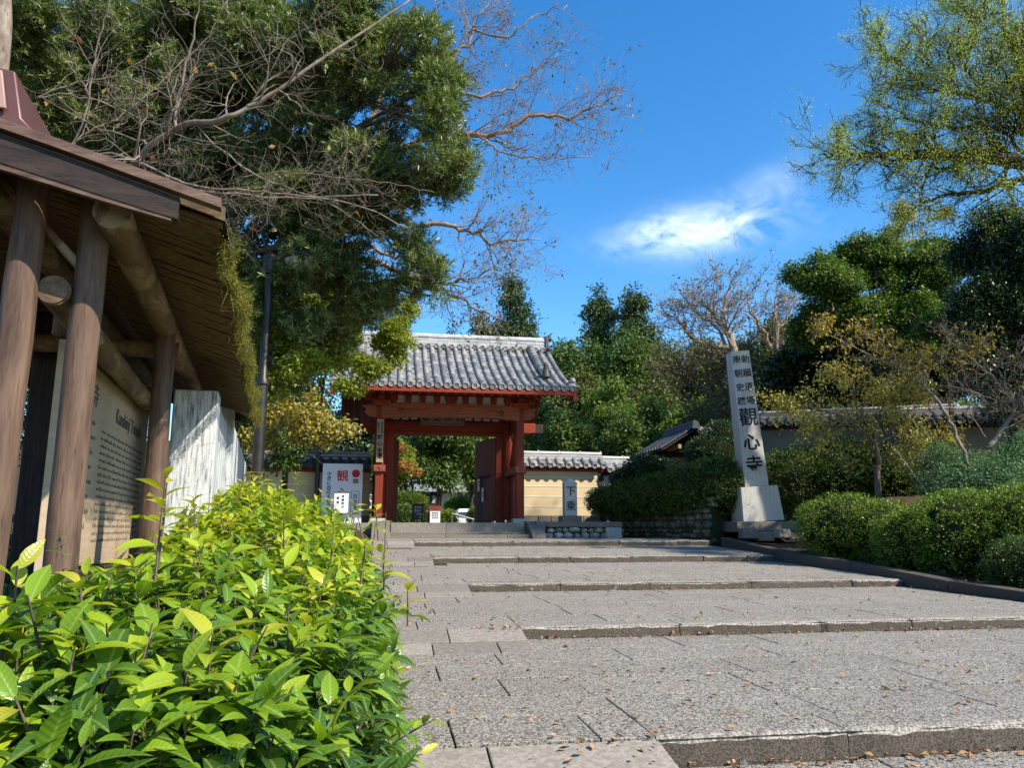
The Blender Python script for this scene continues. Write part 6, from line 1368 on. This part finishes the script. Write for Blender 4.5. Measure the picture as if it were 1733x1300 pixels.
t, tips = ltree('cherry_tree', 'bare tangled cherry at the right edge with a forked grey trunk', [
 ([(1672, 760, d), (1690, 735, d), (1715, 700, d), (1725, 680, d), (1760, 650, d)], .055, .02, 9, .6, 3, .3),
 ([(1722, 685, d), (1700, 645, d), (1705, 620, d), (1733, 590, d)], .022, .006, 12, .5, 3, .1),
 ([(1722, 690, d), (1680, 640, d), (1650, 610, d), (1610, 580, d), (1590, 555, d)], .020, .005, 16, .5, 3, .1),
 ([(1745, 665, d), (1700, 680, d), (1640, 660, d), (1590, 650, d)], .014, .004, 14, .5, 3, .1),
 ([(1668, 740, d), (1640, 700, d), (1600, 690, d), (1560, 700, d)], .012, .004, 20, .5, 2, .1)], (b_[0], b_[1], .1), 'bark_grey', ch, ('l_orange', 1, .04, .08, .5, .05))

# ------------------------------------------------------------------ podocarpus and hanging maples at left
pod = thing('podocarpus_tree', 'huge podocarpus with narrow dark green leaves in tufts filling the upper left', 'tree', tuple(np.array([*W(330, 700, 10.5)[:2], -.2])))
zones = [(60, 60, 110, 110, 8.5), (200, 40, 130, 100, 9.0), (330, 80, 130, 120, 9.0), (120, 170, 120, 90, 9.2), (290, 190, 130, 100, 9.2), (450, 60, 130, 100, 8.6), (590, 40, 130, 80, 8.2), (560, 140, 130, 90, 8.4), (690, 60, 60, 60, 8.0), (700, 160, 90, 80, 8.0), (760, 225, 52, 50, 7.8), (640, 260, 110, 75, 8.2), (500, 250, 120, 80, 8.8), (740, 285, 62, 38, 7.8), (650, 340, 90, 45, 8.4), (420, 200, 110, 90, 9.4), (520, 360, 110, 60, 9.0), (430, 470, 70, 50, 9.2), (500, 470, 60, 26, 9.0), (560, 470, 110, 45, 9.0), (700, 435, 55, 35, 8.6), (480, 510, 100, 50, 9.1), (620, 500, 90, 50, 9.2), (500, 570, 90, 50, 9.3), (440, 620, 60, 60, 9.3), (720, 475, 40, 26, 8.6), (430, 550, 60, 50, 9.2), (20, 250, 90, 90, 9.0), (350, 330, 120, 80, 9.6), (90, 120, 120, 90, 9.8), (180, 240, 130, 70, 9.8), (520, 300, 110, 60, 9.4), (330, 30, 150, 70, 9.6), (150, 300, 120, 60, 10), (590, 380, 90, 50, 8.8)]
PT, PD = [], []
for px, py, rx, ry, d in zones:
    n = int(rx*ry*.19); c = W(px, py, d); R_ = np.array([rx*d/FPX, .75, ry*d/FPX]); cl = clumps_in(c, R_*.95, 10, (.34, .6), .1, .8); P_, u = cloud(cl, n, .15)
    k = gapnoise(P_, 3.1, 4.0) > -.38; PT.append(P_[k]); D = u[k]*.9+rng.normal(size=(k.sum(), 3))*.35+np.array([.25, -.35, .30]); PD.append(D)
PT = np.concatenate(PT); PD = nrm(np.concatenate(PD)); nT = len(PT); per = 14
P_ = np.repeat(PT, per, 0); D0 = np.repeat(PD, per, 0); s_ = nrm(np.cross(sph(nT*per), D0)); fan = rng.uniform(.35, 1.15, nT*per)
tt = rng.uniform(0, .10, nT*per); P_ = P_+D0*tt[:, None]-D0*.05; D = D0*np.cos(fan)[:, None]+s_*np.sin(fan)[:, None]
L = rng.uniform(.058, .105, nT*per); m = MB(); Nn = D0+rng.normal(size=D0.shape)*.2; Nn[:, 2] += .3
T_NEEDLE = (np.array([[0, 0, 0], [.5, -.5, .02], [1, 0, -.06], [.5, .5, .02]], float), np.array([[0, 1, 2, 3]]))
scatter(m, T_NEEDLE, P_, D, Nn, L, L*.14); m.obj('crown', M['l_podo'], pod)
m = MB(); tb_ = np.array(pod.location); spine = smooth_path([tb_, W(340, 500, 10.3), W(320, 300, 10.2), W(330, 60, 10), W(330, -120, 10)], 6); m.tube(spine, np.linspace(.24, .10, len(spine)), 12)
for px, py, rx, ry, d in zones:
    i = rng.integers(5, len(spine)-2); c = W(px, py, d); q = smooth_path([spine[i], (spine[i]+c)/2+[0, 0, -.15], c], 4); m.tube(q, np.linspace(.055, .012, len(q)), 6)
    for k in range(9): e = c+sph(1)[0]*np.array([rx*d/FPX, .5, ry*d/FPX])*.9; mid = (c+e)/2+rng.normal(size=3)*.06; m.tube([q[-3], mid, e], [.012, .008, .004], 4)
m.obj('branches', M['bark_brown'], pod)
def spray_tree(name, label, zn, mat, dens, size, base, lpx, asp=.8, T=T_MAPLE, flat=.35, gap=None, bark='bark_brown'):
    cls = []
    for px, py, rx, ry, d in zn: cls.append(clumps_in(W(px, py, d), np.array([rx*d/FPX, rx*d/FPX*.7, ry*d/FPX])*.85, 8, (.30, .5), 0, flat))
    cl = np.concatenate(cls); n = int(sum(z[2]*z[3] for z in zn)*dens); t = thing(name, label, 'tree', base); m = MB(); foliage(m, cl, n//4, size, T, asp, .2, 4, size*1.1, gap, .9, .3); m.obj('leaves', M[mat], t)
    m = MB()
    for pts, r in lpx: q = smooth_path([W(*p_) for p_ in pts], 5); m.tube(q, np.linspace(r, r*.35, len(q)), 6)
    for c in cl[::2]:
        for k in range(2): e = c[:3]+sph(1)[0]*c[3:6]*.9; s0 = c[:3]+rng.normal(size=3)*c[3:6]*.4; m.tube([s0, (s0+e)/2+[0, 0, .02], e], [.006, .004, .002], 3)
    m.obj('branches', M[bark], t); return t
b_ = W(430, 700, 12.5)
spray_tree('maple_tree', 'yellow-green maple sprays hanging in front of the left half of the gate roof', [(600, 530, 62, 34, 12), (650, 560, 45, 34, 12), (600, 590, 52, 34, 12), (560, 520, 60, 40, 12.4), (625, 625, 38, 20, 11.8), (680, 575, 22, 14, 11.8), (540, 590, 40, 50, 12.6), (665, 600, 24, 16, 11.9), (590, 655, 26, 8, 11.8), (690, 525, 22, 24, 12), (520, 615, 50, 26, 8.9), (480, 570, 36, 22, 8.9), (450, 655, 32, 26, 8.9), (570, 600, 30, 24, 9.4)], 'l_maple', 3.0, .055, (b_[0], b_[1], -.2), [([(430, 780, 12.5), (450, 620, 12.5), (520, 560, 12.3), (600, 540, 12), (680, 570, 11.9)], .05), ([(470, 600, 12.4), (540, 610, 12.2), (620, 620, 12)], .03)])
b_ = W(470, 800, 11.2)
spray_tree('yellow_leaved_tree', 'small tree with pale yellow leaves drooping toward the left roofed wall', [(510, 705, 48, 22, 11), (560, 710, 40, 16, 11), (590, 725, 26, 12, 11), (540, 735, 50, 12, 11), (470, 700, 40, 34, 11.2), (430, 730, 30, 40, 11.2), (525, 670, 14, 24, 11.2)], 'l_yellow', 1.05, .062, (b_[0], b_[1], -.2), [([(440, 860, 11.4), (445, 760, 11.3), (490, 715, 11.1), (560, 715, 11), (612, 735, 10.9)], .03), ([(455, 760, 11.2), (520, 740, 11), (600, 760, 11)], .016), ([(450, 770, 11.2), (520, 770, 11), (545, 785, 11)], .012)], asp=.62, T=T_FOLD, gap=(3, -.35))
b_ = W(410, 800, 13)
spray_tree('shade_tree', 'mid-green layered foliage behind the lamp pole left of the gate', [(440, 560, 60, 40, 13), (520, 600, 50, 40, 13), (555, 560, 40, 36, 12.8), (500, 540, 60, 40, 12.8), (430, 640, 60, 40, 13.2), (490, 640, 50, 36, 13.4), (420, 690, 50, 34, 13.2), (480, 760, 46, 34, 14), (400, 760, 40, 36, 13.6), (560, 470, 60, 34, 13)], 'l_broad', 1.2, .075, (b_[0], b_[1], -.2), [([(400, 860, 13.6), (405, 760, 13.5), (430, 640, 13.3), (470, 560, 13.2), (540, 480, 13)], .07)], asp=.7, T=T_FOLD)

# ------------------------------------------------------------------ fallen leaves and small growth
m = MB(); n = 5200; x = rng.uniform(-.3, 7.4, n); y = 1.6+rng.random(n)**1.7*15.5
for i, s_ in enumerate(STEPS):       # drifts gather at the foot of each step
    k = rng.integers(0, n, 520); y[k] = s_[0]-np.abs(rng.normal(size=520))*.06-.01; x[k] = rng.uniform(.8, 7.4, 520)
z = tread(y)+.012; rz_ = ramp_z(y)+.012; z = np.where(x < np.interp(y, [0, 3.7, 7, 10.5, 14.3, 17.2], [1.3, 1.3, 1.22, 1.1, .85, .62]), rz_, z)
k = rng.random(n) < np.interp(y, [1, 5, 10, 17], [1, .8, .55, .35]); P_ = np.stack([x, y, z+.004], 1)[k]; n = len(P_)
D = rng.normal(size=(n, 3)); D[:, 2] *= .22; Nn = rng.normal(size=(n, 3))*.35; Nn[:, 2] += 1; L = rng.uniform(.016, .055, n)*rng.uniform(.6, 1.2, n); T_DRY = (np.array([[0, 0, 0], [.4, -.5, .16], [1, 0, .10], [.4, .5, .14], [.45, 0, -.03]], float), np.array([[0, 1, 2, 4], [0, 4, 2, 3]]))
scatter(m, T_DRY, P_, D, Nn, L, L*.55)
n = 2500; x = np.concatenate([rng.uniform(-3.5, -1.0, n), rng.uniform(7.8, 12, n)]); y = rng.uniform(1.5, 14, 2*n); P_ = np.stack([x, y, ground_z(x, y)+.02], 1); n = len(P_); D = rng.normal(size=(n, 3)); D[:, 2] *= .3; Nn = rng.normal(size=(n, 3))*.4; Nn[:, 2] += 1; L = rng.uniform(.03, .08, n); scatter(m, T_DRY, P_, D, Nn, L, L*.5)
struct(m.obj('fallen_leaves', M['l_brown']), 'stuff')
m = MB(); n = 3000; x = rng.uniform(7.8, 13, n); y = rng.uniform(5, 15, n); P_ = np.stack([x, y, ground_z(x, y)], 1); D = rng.normal(size=(n, 3))*.4; D[:, 2] += 1; scatter(m, T_DIA, P_, D, rng.normal(size=(n, 3)), rng.uniform(.04, .12, n), .008)
n = 2500; x = rng.uniform(-4.5, -1.1, n); y = rng.uniform(2, 9, n); P_ = np.stack([x, y, ground_z(x, y)], 1); D = rng.normal(size=(n, 3))*.5; D[:, 2] += 1; scatter(m, T_FOLD, P_, D, rng.normal(size=(n, 3)), rng.uniform(.03, .09, n), .02)
struct(m.obj('ground_cover', M['l_broad']), 'stuff')
